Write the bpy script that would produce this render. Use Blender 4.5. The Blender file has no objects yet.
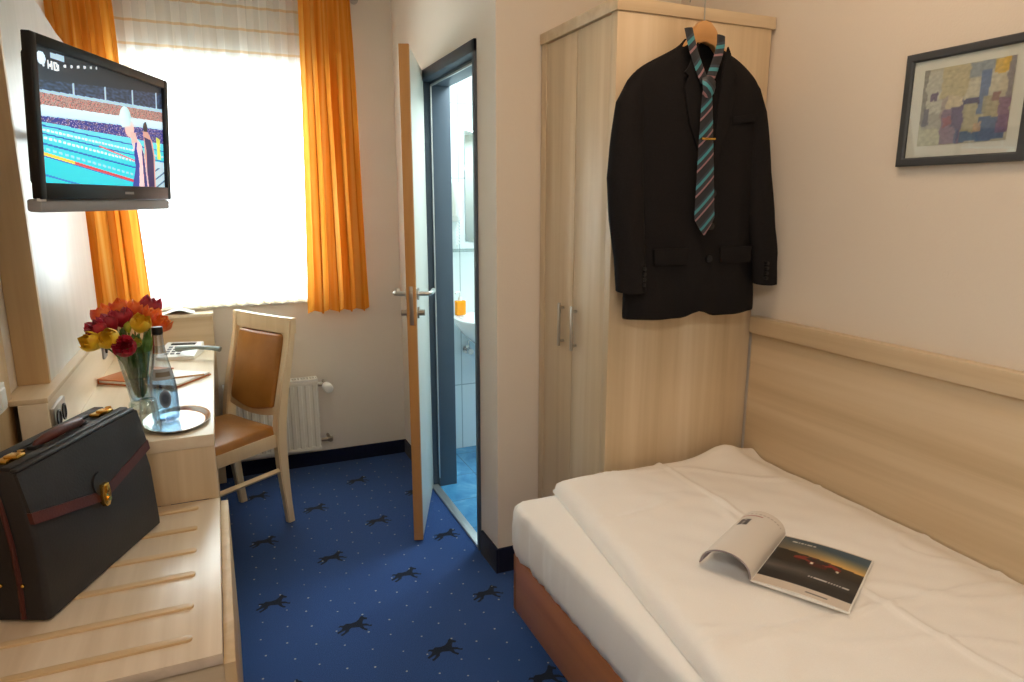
import bpy, bmesh, math, random
from mathutils import Vector, Matrix, noise as mnoise
R = math.radians
PI = math.pi
random.seed(7)
scene = bpy.context.scene
col = scene.collection

# ------------------------------------------------------------------ camera
cam_data = bpy.data.cameras.new('camera')
cam_data.sensor_width = 36.0
cam_data.lens = 674.0 / 1024 * 36
cam_data.clip_start = 0.05
cam = bpy.data.objects.new('camera', cam_data)
cam.location = (0, 0, 1.48)
cam.rotation_euler = (R(90 - 11.82), 0, R(-23.4))
col.objects.link(cam)
scene.camera = cam

# ------------------------------------------------------------------ exposure, world, lights
vs = scene.view_settings
scene.display_settings.display_device = 'sRGB'
vs.view_transform = 'Standard'
vs.look = 'None'
vs.gamma = 1.0
vs.use_curve_mapping = False
vs.exposure = 0.0
scene.cycles.use_denoising = True
scene.cycles.max_bounces = 10
scene.cycles.diffuse_bounces = 6
scene.cycles.transparent_max_bounces = 16
scene.cycles.sample_clamp_indirect = 8.0
scene.cycles.caustics_reflective = False
scene.cycles.caustics_refractive = False

world = bpy.data.worlds.new('sky')
scene.world = world
world.use_nodes = True
wn = world.node_tree
bg = wn.nodes['Background']
bg.inputs['Color'].default_value = (0.80, 0.92, 1.0, 1)
bg.inputs['Strength'].default_value = 22.0


def light(name, kind, loc, rot, energy, color, size=0.4, size_y=None, shape='DISK'):
    d = bpy.data.lights.new(name, kind)
    d.energy = energy
    d.color = color
    if kind == 'AREA':
        d.shape = shape
        d.size = size
        if size_y:
            d.size_y = size_y
    o = bpy.data.objects.new(name, d)
    o.location = loc
    o.rotation_euler = rot
    col.objects.link(o)
    return o


light('ceiling_lamp_light', 'AREA', (0.95, 1.15, 2.62), (0, 0, 0), 8, (1.0, 0.69, 0.44), 0.45)
light('left_fill_light', 'AREA', (-0.22, -0.30, 2.30), (0, R(-18), 0), 15, (1.0, 0.93, 0.84), 0.45)  # neutral fill from behind left, its source unseen; brightens bed side and right wall
light('bathroom_lamp_light', 'AREA', (1.55, 3.0, 2.30), (0, 0, 0), 21, (0.74, 0.94, 1.0), 0.6)
por = light('window_portal', 'AREA', (0.065, 3.89, 1.57), (R(-90), 0, 0), 10, (1, 1, 1), .95, 1.26, 'RECTANGLE')
por.data.cycles.is_portal = True


# ------------------------------------------------------------------ materials
def srgb(r, g, b):
    def c(x):
        x /= 255.0
        return x / 12.92 if x <= 0.04045 else ((x + 0.055) / 1.055) ** 2.4
    return (c(r), c(g), c(b), 1.0)


def mat(name, color=(0.8, 0.8, 0.8, 1), rough=0.6, metal=0.0, spec=0.5, **kw):
    m = bpy.data.materials.new(name)
    m.use_nodes = True
    p = m.node_tree.nodes['Principled BSDF']
    p.inputs['Base Color'].default_value = color
    p.inputs['Roughness'].default_value = rough
    p.inputs['Metallic'].default_value = metal
    p.inputs['Specular IOR Level'].default_value = spec
    for k, v in kw.items():
        p.inputs[k].default_value = v
    return m


def P(m):
    return m.node_tree.nodes['Principled BSDF']


def coords(m, scale=(1, 1, 1), out='Object', rot=(0, 0, 0), loc=(0, 0, 0)):
    n = m.node_tree.nodes
    tc = n.new('ShaderNodeTexCoord')
    mp = n.new('ShaderNodeMapping')
    mp.inputs['Scale'].default_value = scale
    mp.inputs['Rotation'].default_value = rot
    mp.inputs['Location'].default_value = loc
    m.node_tree.links.new(tc.outputs[out], mp.inputs['Vector'])
    return mp.outputs['Vector']


def noise_tex(m, vec, scale, detail=3, rough=0.5, dist=0.0):
    t = m.node_tree.nodes.new('ShaderNodeTexNoise')
    t.inputs['Scale'].default_value = scale
    t.inputs['Detail'].default_value = detail
    t.inputs['Roughness'].default_value = rough
    t.inputs['Distortion'].default_value = dist
    m.node_tree.links.new(vec, t.inputs['Vector'])
    return t.outputs['Fac']


def ramp(m, fac, stops):
    r = m.node_tree.nodes.new('ShaderNodeValToRGB')
    el = r.color_ramp.elements
    while len(el) < len(stops):
        el.new(0.5)
    for e, (pos, c) in zip(el, stops):
        e.position = pos
        e.color = c
    m.node_tree.links.new(fac, r.inputs['Fac'])
    return r.outputs['Color']


def bump(m, fac, strength, dist=0.002):
    b = m.node_tree.nodes.new('ShaderNodeBump')
    b.inputs['Strength'].default_value = strength
    b.inputs['Distance'].default_value = dist
    m.node_tree.links.new(fac, b.inputs['Height'])
    m.node_tree.links.new(b.outputs['Normal'], P(m).inputs['Normal'])


def wood(name, c1, c2, c3, axis='Z', rough=0.42, s=1.0):
    m = mat(name, rough=rough)
    sc = {'X': (1.0, 26, 26), 'Y': (26, 1.0, 26), 'Z': (26, 26, 1.0)}[axis]
    v = coords(m, tuple(k * s for k in sc))
    f = noise_tex(m, v, 0.55, 4, 0.55, 0.4)
    m.node_tree.links.new(ramp(m, f, [(0.30, c1), (0.52, c2), (0.72, c3)]), P(m).inputs['Base Color'])
    f2 = noise_tex(m, v, 4, 3)
    bump(m, f2, 0.05, 0.001)
    return m


W1, W2, W3 = srgb(198, 175, 140), srgb(214, 193, 160), srgb(224, 206, 178)
MW_v = wood('light_acacia_vertical', W1, W2, W3, 'Z')
MW_y = wood('light_acacia_along', W1, W2, W3, 'Y')
MW_x = wood('light_acacia_across', W1, W2, W3, 'X')
MW_top = wood('pale_desk_laminate', srgb(222, 205, 176), srgb(230, 214, 188), srgb(236, 222, 198), 'Y', 0.30)
MW_rack = wood('rack_laminate', srgb(206, 184, 156), srgb(220, 200, 174), srgb(230, 212, 188), 'Y', 0.30)
MW_slat = wood('slat_wood', srgb(200, 168, 124), srgb(214, 184, 142), srgb(222, 194, 154), 'X', 0.35)
MW_edge = wood('beech_door_edge', srgb(178, 122, 60), srgb(198, 142, 76), srgb(208, 154, 90), 'Z', 0.45)
MW_chair = wood('beech_chair', srgb(214, 188, 146), srgb(226, 202, 162), srgb(234, 212, 176), 'Z', 0.4)
MW_post = wood('post_wood', srgb(188, 156, 114), srgb(202, 172, 128), srgb(212, 184, 144), 'Z', 0.5)
MW_bed = wood('bed_frame_brown', srgb(150, 92, 48), srgb(168, 106, 58), srgb(180, 118, 66), 'Y', 0.35)
MW_hang = wood('hanger_wood', srgb(190, 140, 84), srgb(204, 154, 98), srgb(212, 166, 110), 'X', 0.3)
M_panel = wood('white_panel_laminate', srgb(204, 203, 198), srgb(212, 211, 206), srgb(218, 217, 213), 'Z', 0.35)


def paint(name, c, sc=260, st=0.25):
    m = mat(name, c, 0.85, spec=0.25)
    f = noise_tex(m, coords(m), sc, 2)
    bump(m, f, st, 0.002)
    return m


M_wall = paint('cream_wall_paint', srgb(231, 222, 209), 170, 0.35)
M_ceil = paint('white_ceiling_paint', srgb(240, 236, 228))
M_bathwall = mat('white_bathroom_tile', srgb(232, 242, 244), 0.15)
M_grout = mat('grey_grout', srgb(170, 185, 190), 0.8)
# large white tiles with grout lines
bt = M_bathwall.node_tree.nodes.new('ShaderNodeTexBrick')
bt.offset = 0.0
bt.inputs['Color1'].default_value = srgb(232, 242, 244)
bt.inputs['Color2'].default_value = srgb(236, 245, 246)
bt.inputs['Mortar'].default_value = srgb(176, 190, 194)
bt.inputs['Scale'].default_value = 1.0
bt.inputs['Mortar Size'].default_value = 0.003
bt.inputs['Brick Width'].default_value = 0.2
bt.inputs['Row Height'].default_value = 0.4
M_bathwall.node_tree.links.new(coords(M_bathwall, rot=(R(90), 0, 0), loc=(-.07, 0, 0)), bt.inputs['Vector'])
M_bathwall.node_tree.links.new(bt.outputs['Color'], P(M_bathwall).inputs['Base Color'])

M_bathfloor = mat('blue_marbled_tile', rough=0.25)
_v = coords(M_bathfloor)
_f = noise_tex(M_bathfloor, _v, 7, 5, 0.6, 1.0)
_c = ramp(M_bathfloor, _f, [(0.3, srgb(60, 130, 185)), (0.55, srgb(90, 162, 210)), (0.75, srgb(130, 190, 225))])
_b = M_bathfloor.node_tree.nodes.new('ShaderNodeTexBrick')
_b.offset = 0.0
_b.inputs['Scale'].default_value = 1.0
_b.inputs['Mortar Size'].default_value = 0.003
_b.inputs['Brick Width'].default_value = 0.3
_b.inputs['Row Height'].default_value = 0.3
_b.inputs['Mortar'].default_value = srgb(70, 120, 160)
M_bathfloor.node_tree.links.new(_v, _b.inputs['Vector'])
M_bathfloor.node_tree.links.new(_c, _b.inputs['Color1'])
M_bathfloor.node_tree.links.new(_c, _b.inputs['Color2'])
M_bathfloor.node_tree.links.new(_b.outputs['Color'], P(M_bathfloor).inputs['Base Color'])


def carpet(name, ca, cb):
    m = mat(name, rough=0.95, spec=0.1)
    v = coords(m)
    f = noise_tex(m, v, 420, 2)
    m.node_tree.links.new(ramp(m, f, [(0.32, ca), (0.68, cb)]), P(m).inputs['Base Color'])
    bump(m, f, 0.5, 0.003)
    P(m).inputs['Sheen Weight'].default_value = 0.12
    return m


M_carpet = carpet('blue_carpet_pile', srgb(28, 54, 104), srgb(58, 92, 152))
M_carpet_dark = carpet('dark_carpet_motif', srgb(16, 22, 36), srgb(32, 40, 58))
M_carpet_dot = mat('beige_carpet_fleck', srgb(170, 170, 168), 0.95, spec=0.1)
M_skirt = carpet('navy_carpet_skirting', srgb(16, 20, 40), srgb(28, 34, 60))

M_white = mat('white_enamel', srgb(236, 234, 228), 0.3)
M_rad = mat('radiator_enamel', srgb(232, 228, 216), 0.35)
M_plastic = mat('white_plastic', srgb(236, 236, 232), 0.35)
M_chrome = mat('chrome', srgb(215, 215, 215), 0.12, 1.0)
M_steel = mat('brushed_steel', srgb(190, 186, 178), 0.3, 1.0)
M_nickel = mat('satin_nickel', srgb(170, 160, 145), 0.38, 1.0)
M_alu = mat('aluminium_strip', srgb(205, 205, 205), 0.4, 0.8)
M_brass = mat('polished_brass', srgb(220, 176, 86), 0.22, 1.0)
M_silver = mat('silver_tray', srgb(190, 184, 176), 0.24, 1.0)
M_frame = mat('slate_steel_frame', srgb(76, 88, 102), 0.45)
M_doorwhite = mat('white_door_leaf', srgb(232, 228, 216), 0.4)
M_black = mat('black_plastic', srgb(14, 14, 16), 0.32, spec=.35)
M_blackm = mat('matte_black', srgb(14, 14, 15), 0.6)
M_tvgrey = mat('tv_grey_bar', srgb(150, 152, 156), 0.45)
M_pic = mat('charcoal_picture_frame', srgb(66, 70, 74), 0.5)
M_mirror = mat('mirror_glass', srgb(225, 235, 238), 0.03, 1.0)
M_porcelain = mat('white_porcelain', srgb(244, 247, 248), 0.12)
M_seam = mat('dark_seam', srgb(70, 56, 42), 0.8)


def leather(name, ca, cb, rough=0.35, sc=160, bs=0.25):
    m = mat(name, rough=rough)
    v = coords(m)
    f = noise_tex(m, v, 6, 4)
    m.node_tree.links.new(ramp(m, f, [(0.3, ca), (0.7, cb)]), P(m).inputs['Base Color'])
    bump(m, noise_tex(m, v, sc, 2), bs, 0.002)
    return m


M_lea_black = leather('black_leather', srgb(30, 29, 31), srgb(42, 40, 42), 0.5)
M_lea_burg = leather('burgundy_leather', srgb(66, 24, 19), srgb(90, 36, 29), 0.38)
M_lea_tan = leather('tan_leather', srgb(154, 100, 42), srgb(182, 126, 60), 0.30)
M_folder = leather('cognac_leather', srgb(176, 98, 46), srgb(194, 114, 58), 0.4)
M_folder_dark = leather('brown_leather', srgb(70, 36, 26), srgb(90, 48, 34), 0.35)
M_paper = mat('white_paper', srgb(240, 238, 232), 0.6)


def cloth(name, ca, cb, sc=300, rough=0.9, bs=0.3):
    m = mat(name, rough=rough, spec=0.15)
    v = coords(m)
    f = noise_tex(m, v, sc, 2)
    m.node_tree.links.new(ramp(m, f, [(0.3, ca), (0.7, cb)]), P(m).inputs['Base Color'])
    bump(m, f, bs, 0.001)
    return m


M_suit = cloth('black_wool', srgb(22, 20, 21), srgb(34, 32, 33), 500)
M_lapel = cloth('black_wool_lapel', srgb(22, 20, 21), srgb(34, 32, 33), 500)
M_sheet = cloth('white_cotton_sheet', srgb(240, 238, 234), srgb(244, 242, 238), 500, 0.8, 0.12)
M_duvet = cloth('white_cotton_duvet', srgb(240, 236, 230), srgb(244, 241, 236), 500, 0.8, 0.12)


def thin_cloth(name, color_socket_fn, trans, see=None):
    """diffuse + translucent (+ transparent) cloth"""
    m = bpy.data.materials.new(name)
    m.use_nodes = True
    n, l = m.node_tree.nodes, m.node_tree.links
    n.remove(n['Principled BSDF'])
    out = n['Material Output']
    d = n.new('ShaderNodeBsdfDiffuse')
    t = n.new('ShaderNodeBsdfTranslucent')
    mx = n.new('ShaderNodeMixShader')
    mx.inputs[0].default_value = trans
    c = color_socket_fn(m)
    l.new(c, d.inputs['Color'])
    l.new(c, t.inputs['Color'])
    l.new(d.outputs[0], mx.inputs[1])
    l.new(t.outputs[0], mx.inputs[2])
    last = mx.outputs[0]
    if see is not None:
        tr = n.new('ShaderNodeBsdfTransparent')
        m2 = n.new('ShaderNodeMixShader')
        l.new(last, m2.inputs[2])
        l.new(tr.outputs[0], m2.inputs[1])
        s = see(m)
        if isinstance(s, float):
            m2.inputs[0].default_value = s
        else:
            l.new(s, m2.inputs[0])
        last = m2.outputs[0]
    l.new(last, out.inputs['Surface'])
    return m


def _orange(m):
    v = coords(m, (1, 1, 0.15), 'UV')
    v2 = coords(m, (22, 1.0, 1), 'UV')
    f = noise_tex(m, v2, 1.0, 2)
    return ramp(m, f, [(0.30, srgb(216, 130, 40)), (0.5, srgb(236, 160, 62)), (0.66, srgb(242, 188, 100))])


M_orange = thin_cloth('orange_curtain_cloth', _orange, 0.42)


def _sheer(m):
    n, l = m.node_tree.nodes, m.node_tree.links
    v = coords(m, (1, 1, 1), 'UV')
    sx = n.new('ShaderNodeSeparateXYZ')
    l.new(v, sx.inputs[0])
    # thin peach lines across the cloth at regular heights
    mo = n.new('ShaderNodeMath'); mo.operation = 'MODULO'; mo.inputs[1].default_value = 0.062
    l.new(sx.outputs['Y'], mo.inputs[0])
    cm = n.new('ShaderNodeMath'); cm.operation = 'LESS_THAN'; cm.inputs[1].default_value = 0.007
    l.new(mo.outputs[0], cm.inputs[0])
    return ramp(m, cm.outputs[0], [(0.0, srgb(246, 246, 244)), (1.0, srgb(238, 214, 180))])


def _sheer_see(m):
    n, l = m.node_tree.nodes, m.node_tree.links
    v = coords(m, (1, 1, 1), 'UV')
    sx = n.new('ShaderNodeSeparateXYZ')
    l.new(v, sx.inputs[0])
    mo = n.new('ShaderNodeMath'); mo.operation = 'MODULO'; mo.inputs[1].default_value = 0.09
    l.new(sx.outputs['X'], mo.inputs[0])
    cm = n.new('ShaderNodeMath'); cm.operation = 'LESS_THAN'; cm.inputs[1].default_value = 0.034
    l.new(mo.outputs[0], cm.inputs[0])
    a = n.new('ShaderNodeMath'); a.operation = 'MULTIPLY_ADD'
    a.inputs[1].default_value = 0.16
    a.inputs[2].default_value = 0.74
    l.new(cm.outputs[0], a.inputs[0])
    return a.outputs[0]


M_sheer = thin_cloth('white_sheer_voile', _sheer, 0.62, _sheer_see)


def glass_thin(name, color, gloss=0.12, edge=None):
    m = bpy.data.materials.new(name)
    m.use_nodes = True
    n, l = m.node_tree.nodes, m.node_tree.links
    n.remove(n['Principled BSDF'])
    t = n.new('ShaderNodeBsdfTransparent')
    t.inputs['Color'].default_value = color
    g = n.new('ShaderNodeBsdfGlossy')
    g.inputs['Roughness'].default_value = 0.03
    lw = n.new('ShaderNodeLayerWeight')
    lw.inputs['Blend'].default_value = 0.22
    ma = n.new('ShaderNodeMath'); ma.operation = 'MULTIPLY_ADD'
    ma.inputs[1].default_value = 0.45
    ma.inputs[2].default_value = gloss * 0.3
    ma.use_clamp = True
    l.new(lw.outputs['Facing'], ma.inputs[0])
    if edge is not None:
        rp = n.new('ShaderNodeValToRGB')
        rp.color_ramp.elements[0].position = 0.35
        rp.color_ramp.elements[0].color = color
        rp.color_ramp.elements[1].position = 0.92
        rp.color_ramp.elements[1].color = edge
        lw2 = n.new('ShaderNodeLayerWeight')
        lw2.inputs['Blend'].default_value = 0.5
        l.new(lw2.outputs['Facing'], rp.inputs['Fac'])
        l.new(rp.outputs['Color'], t.inputs['Color'])
    mx = n.new('ShaderNodeMixShader')
    l.new(ma.outputs[0], mx.inputs[0])
    l.new(t.outputs[0], mx.inputs[1])
    l.new(g.outputs[0], mx.inputs[2])
    l.new(mx.outputs[0], n['Material Output'].inputs['Surface'])
    return m


M_pane = glass_thin('window_glass', (0.97, 0.99, 0.98, 1))
M_glass = glass_thin('clear_glass', (0.93, 0.97, 0.96, 1), 0.3, (0.62, 0.70, 0.70, 1))
M_bottle = glass_thin('pale_blue_glass', (0.86, 0.93, 0.98, 1), 0.45, (0.42, 0.55, 0.66, 1))
M_water = glass_thin('water', (0.66, 0.83, 0.95, 1), 0.35, (0.22, 0.42, 0.66, 1))
M_soap = mat('orange_liquid_soap', srgb(255, 160, 10), 0.2, **{'Subsurface Weight': 0.3})


def attr_mat(name, emit=0.0, rough=0.5):
    m = mat(name, rough=rough)
    a = m.node_tree.nodes.new('ShaderNodeAttribute')
    a.attribute_name = 'paint'
    m.node_tree.links.new(a.outputs['Color'], P(m).inputs['Base Color'])
    if emit:
        m.node_tree.links.new(a.outputs['Color'], P(m).inputs['Emission Color'])
        P(m).inputs['Emission Strength'].default_value = emit
    return m


# ------------------------------------------------------------------ mesh helpers
class MB:
    """collects shapes in one bmesh and links them as ONE mesh object"""

    def __init__(self):
        self.bm = bmesh.new()
        self.mats = 0

    def _new(self, faces, mi):
        for f in faces:
            f.material_index = mi

    def box(self, a, b, bev=0.0, mi=0, seg=2, M=None):
        a, b = Vector(a), Vector(b)
        c = (a + b) / 2
        s = b - a
        r = bmesh.ops.create_cube(self.bm, size=1.0, matrix=Matrix.Translation(c) @ Matrix.Diagonal((abs(s.x), abs(s.y), abs(s.z), 1)))
        vs_ = r['verts']
        fs = list({f for v in vs_ for f in v.link_faces})
        self._new(fs, mi)
        if bev:
            es = list({e for v in vs_ for e in v.link_edges})
            g = bmesh.ops.bevel(self.bm, geom=es, offset=bev, segments=seg, affect='EDGES', profile=0.5)
            self._new(g['faces'], mi)
            vs_ = list({v for f in g['faces'] for v in f.verts} | {v for v in vs_ if v.is_valid})
        if M is not None:
            bmesh.ops.transform(self.bm, matrix=M, verts=vs_)
        return vs_

    def prism(self, pts, axis, lo, hi, mi=0, bev=0.0):
        """polygon pts (2D) extruded along axis from lo to hi"""
        def mk(p, t):
            if axis == 'X': return (t, p[0], p[1])
            if axis == 'Y': return (p[0], t, p[1])
            return (p[0], p[1], t)
        A = [self.bm.verts.new(mk(p, lo)) for p in pts]
        B = [self.bm.verts.new(mk(p, hi)) for p in pts]
        n = len(pts)
        fs = [self.bm.faces.new(A[::-1]), self.bm.faces.new(B)]
        for i in range(n):
            fs.append(self.bm.faces.new([A[i], A[(i + 1) % n], B[(i + 1) % n], B[i]]))
        bmesh.ops.recalc_face_normals(self.bm, faces=fs)
        self._new(fs, mi)
        if bev:
            es = list({e for f in fs[:2] for e in f.edges})
            g = bmesh.ops.bevel(self.bm, geom=es, offset=bev, segments=2, affect='EDGES', profile=0.5)
            self._new(g['faces'], mi)
        return A + B

    def loft(self, rings, cap=True, mi=0, closed=True):
        """rings: list of equal length lists of 3D points"""
        V = [[self.bm.verts.new(p) for p in r] for r in rings]
        n = len(rings[0])
        fs = []
        for i in range(len(V) - 1):
            for j in range(n if closed else n - 1):
                k = (j + 1) % n
                fs.append(self.bm.faces.new([V[i][j], V[i][k], V[i + 1][k], V[i + 1][j]]))
        if cap and closed:
            fs.append(self.bm.faces.new(V[0][::-1]))
            fs.append(self.bm.faces.new(V[-1]))
        bmesh.ops.recalc_face_normals(self.bm, faces=fs)
        self._new(fs, mi)
        return V

    def lathe(self, prof, c=(0, 0, 0), n=32, mi=0, cap=True, sx=1, sy=1):
        rings = []
        for r, z in prof:
            rings.append([(c[0] + sx * r * math.cos(2 * PI * k / n), c[1] + sy * r * math.sin(2 * PI * k / n), c[2] + z) for k in range(n)])
        return self.loft(rings, cap, mi)

    def tube(self, pts, r, n=10, mi=0, flat=1.0):
        pts = [Vector(p) for p in pts]
        rs = r if isinstance(r, (list, tuple)) else [r] * len(pts)
        rings = []
        prev = None
        for i, p in enumerate(pts):
            if i == 0: t = pts[1] - p
            elif i == len(pts) - 1: t = p - pts[i - 1]
            else: t = (pts[i + 1] - p).normalized() + (p - pts[i - 1]).normalized()
            t.normalize()
            if prev is None:
                up = Vector((0, 0, 1)) if abs(t.z) < 0.9 else Vector((0, 1, 0))
                u = t.cross(up).normalized()
            else:
                u = (prev - t * prev.dot(t)).normalized()
            prev = u
            w = t.cross(u)
            rings.append([p + (u * math.cos(2 * PI * k / n) + w * flat * math.sin(2 * PI * k / n)) * rs[i] for k in range(n)])
        self.loft(rings, True, mi)

    def cyl(self, a, b, r, n=20, mi=0, r2=None):
        self.tube([a, b], [r, r if r2 is None else r2], n, mi)

    def ball(self, c, r, s=(1, 1, 1), mi=0, u=16, v=10):
        g = bmesh.ops.create_uvsphere(self.bm, u_segments=u, v_segments=v, radius=r, matrix=Matrix.Translation(c) @ Matrix.Diagonal((*s, 1)))
        self._new({f for w in g['verts'] for f in w.link_faces}, mi)
        return g['verts']

    def grid(self, nx, ny, fn, mi=0, uv=True):
        V = [[self.bm.verts.new(fn(i / nx, j / ny)) for i in range(nx + 1)] for j in range(ny + 1)]
        lay = self.bm.loops.layers.uv.verify() if uv else None
        for j in range(ny):
            for i in range(nx):
                f = self.bm.faces.new([V[j][i], V[j][i + 1], V[j + 1][i + 1], V[j + 1][i]])
                f.material_index = mi
                if uv:
                    for lp, (a, b) in zip(f.loops, ((i, j), (i + 1, j), (i + 1, j + 1), (i, j + 1))):
                        lp[lay].uv = (a / nx, b / ny)
        return V

    def xf(self, M):
        bmesh.ops.transform(self.bm, matrix=M, verts=self.bm.verts)
        return self

    def build(self, name, mats, parent=None, world=True, sharp=35, smooth=True, origin=None):
        """world=True: shapes were written in world coordinates"""
        me = bpy.data.meshes.new(name)
        o = bpy.data.objects.new(name, me)
        if parent is not None:
            o.parent = parent
            if world:
                self.xf(world_matrix(parent).inverted())
        elif origin is not None:
            o.location = origin
            self.xf(Matrix.Translation(-Vector(origin)))
        self.bm.to_mesh(me)
        self.bm.free()
        for m in (mats if isinstance(mats, (list, tuple)) else [mats]):
            me.materials.append(m)
        if smooth:
            me.shade_smooth()
            me.set_sharp_from_angle(angle=R(sharp))
        col.objects.link(o)
        return o


def world_matrix(o):
    M = Matrix.Translation(o.location) @ o.rotation_euler.to_matrix().to_4x4()
    return world_matrix(o.parent) @ M if o.parent else M


def tag(o, label=None, cat=None, group=None, kind=None):
    if label: o['label'] = label
    if cat: o['category'] = cat
    if group: o['group'] = group
    if kind: o['kind'] = kind
    return o


def thing(name, label, cat, loc=(0, 0, 0), rz=0.0, group=None):
    o = bpy.data.objects.new(name, None)
    o.empty_display_size = 0.05
    o.location = loc
    o.rotation_euler = (0, 0, rz)
    col.objects.link(o)
    return tag(o, label, cat, group)


def struct(name, mb, mats, parent=None, sharp=35):
    o = mb.build(name, mats, parent, sharp=sharp)
    if parent is None:
        o['kind'] = 'structure'
    return o


def painted(o_name, nx, ny, pos, paint, material, parent, world=True):
    """a flat printed or lit picture: a fine grid whose points carry the printed colour"""
    mb = MB()
    mb.grid(nx, ny, pos)
    o = mb.build(o_name, material, parent, world)
    at = o.data.color_attributes.new('paint', 'FLOAT_COLOR', 'POINT')
    k = 0
    for j in range(ny + 1):
        for i in range(nx + 1):
            at.data[k].color = srgb(*paint(i / nx, j / ny))
            k += 1
    return o


def mixc(a, b, t):
    t = max(0, min(1, t))
    return tuple(x + (y - x) * t for x, y in zip(a, b))


def inpoly(x, y, poly):
    c = False
    n = len(poly)
    for i in range(n):
        x1, y1 = poly[i]
        x2, y2 = poly[(i + 1) % n]
        if (y1 > y) != (y2 > y) and x < (x2 - x1) * (y - y1) / (y2 - y1) + x1:
            c = not c
    return c


def smoothstep(a, b, x):
    t = max(0.0, min(1.0, (x - a) / (b - a)))
    return t * t * (3 - 2 * t)


# ------------------------------------------------------------------ room shell
XL, XP, XR = -0.60, 0.937, 1.705      # left wall, bathroom partition, right wall
YB, YN, YF = 3.77, 2.307, -1.30       # window wall, wall behind the wardrobe, wall behind the camera
ZC = 2.68
BX, BY = 2.25, 3.69                   # bathroom far corner

# carpet: pile, woven horses and flecks in one floor mesh
mb = MB()
mb.box((XL - .1, YF - .1, -.05), (1.80, YB + .1, 0.0))
HORSE = [(-.056, .004), (-.050, .013), (-.036, .011), (-.028, .019), (-.010, .017), (.008, .022), (.019, .034), (.025, .046), (.032, .050), (.036, .043),
         (.050, .035), (.047, .027), (.036, .029), (.031, .018), (.030, .008), (.046, .005), (.055, -.004), (.064, -.003), (.060, -.012), (.044, -.005),
         (.031, -.004), (.036, -.017), (.047, -.023), (.041, -.031), (.026, -.019), (.018, -.008), (-.008, -.006), (-.016, -.010), (-.020, -.022), (-.034, -.034),
         (-.044, -.041), (-.049, -.034), (-.036, -.025), (-.030, -.014), (-.042, -.019), (-.057, -.028), (-.061, -.021), (-.046, -.010), (-.040, .000), (-.046, .005)]


def flat_poly(mb_, pts, z, mi):
    f = mb_.bm.faces.new([mb_.bm.verts.new((x, y, z)) for x, y in pts])
    if f.normal.z < 0 or f.calc_area() and (f.normal_update() or f.normal.z < 0):
        f.normal_flip()
    f.material_index = mi
    return f


def outside(x, y):
    return x > 0.92 and y > 2.29
ca, sa = math.cos(R(-8)), math.sin(R(-8))
for i in range(-2, 7):
    for j in range(-8, 16):
        x = 0.080 + 0.253 * i
        y = 2.435 + 0.507 * j - 0.2565 * (i % 2) + (0.0 if i % 2 == 0 else 0.0)
        if not (XL + .06 < x < 1.65 and YF + .1 < y < YB - .1) or outside(x + .05, y):
            continue
        pts = [(x + .98 * (px * ca - py * sa), y + 1.15 * (px * sa + py * ca)) for px, py in HORSE]
        flat_poly(mb, pts, 0.0006, 1)
for i in range(-7, 27):
    for j in range(-10, 42):
        x = 0.03 + 0.0843 * i + random.uniform(-.012, .012)
        y = 0.1 + 0.1014 * j + (0.05 if i % 2 else 0) + random.uniform(-.012, .012)
        if not (XL + .02 < x < 1.69 and YF + .03 < y < YB - .03) or outside(x, y):
            continue
        r = random.uniform(.0026, .0042)
        flat_poly(mb, [(x + r * math.cos(a), y + r * math.sin(a)) for a in [PI / 3 * k for k in range(6)]], 0.0007, 2)
struct('floor', mb, [M_carpet, M_carpet_dark, M_carpet_dot])

mb = MB(); mb.box((XL - .1, YF - .1, ZC), (2.35, YB + .35, ZC + .06)); struct('ceiling', mb, M_ceil)
mb = MB(); mb.box((XL - .12, YF - .1, 0), (XL, YB, ZC)); struct('wall_left', mb, M_wall)
mb = MB(); mb.box((XR, YF - .1, 0), (XR + .12, YN, ZC)); struct('wall_right', mb, M_wall)
mb = MB(); mb.box((XL, YF - .12, 0), (XR, YF, ZC)); struct('wall_front', mb, M_wall)
# window wall with opening
WX0, WX1, WZ0, WZ1 = -0.40, 0.53, 0.968, 2.12
mb = MB()
mb.box((XL - .12, YB, 0), (WX0, YB + .3, ZC))
mb.box((WX1, YB, 0), (XP, YB + .3, ZC))
mb.box((WX0, YB, 0), (WX1, YB + .3, WZ0))
mb.box((WX0, YB, WZ1), (WX1, YB + .3, ZC))
struct('wall_back', mb, M_wall)
# bathroom partition with door opening, and the return the wardrobe stands against
DY0, DY1, DZ = 2.496, 3.235, 2.064
mb = MB()
mb.box((XP, YN, 0), (XP + .12, DY0, ZC))
mb.prism([(XP, DY1), (XP + .12, DY1), (XP + .12, YB + .3), (XP, YB + .3), (XP, YB)], 'Z', 0, ZC)
mb.box((XP, DY0, DZ), (XP + .12, DY1, ZC))
mb.box((XP + .12, YN, 0), (BX + .1, YN + .1, ZC))
struct('wall_inner', mb, M_wall)

# carpet skirting strips
mb = MB(); mb.box((XL, YB - .012, 0), (XP, YB, .08), .002); struct('baseboard_back', mb, M_skirt)
mb = MB()
mb.prism([(XP - .010, DY1 + .03), (XP + .002, DY1 + .03), (XP + .002, YB - .012), (XP - .010, YB - .012)], 'Z', 0, .08)
mb.box((XP - .012, YN - .012, 0), (XP, DY0 - .02, .105), .002)
mb.box((XP, YN - .012, 0), (1.105, YN, .105), .002)
struct('baseboard_inner', mb, M_skirt)
mb = MB(); mb.box((XL, YF + .012, 0), (XL + .012, 1.40, .08), .002); struct('baseboard_left', mb, M_skirt)

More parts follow.
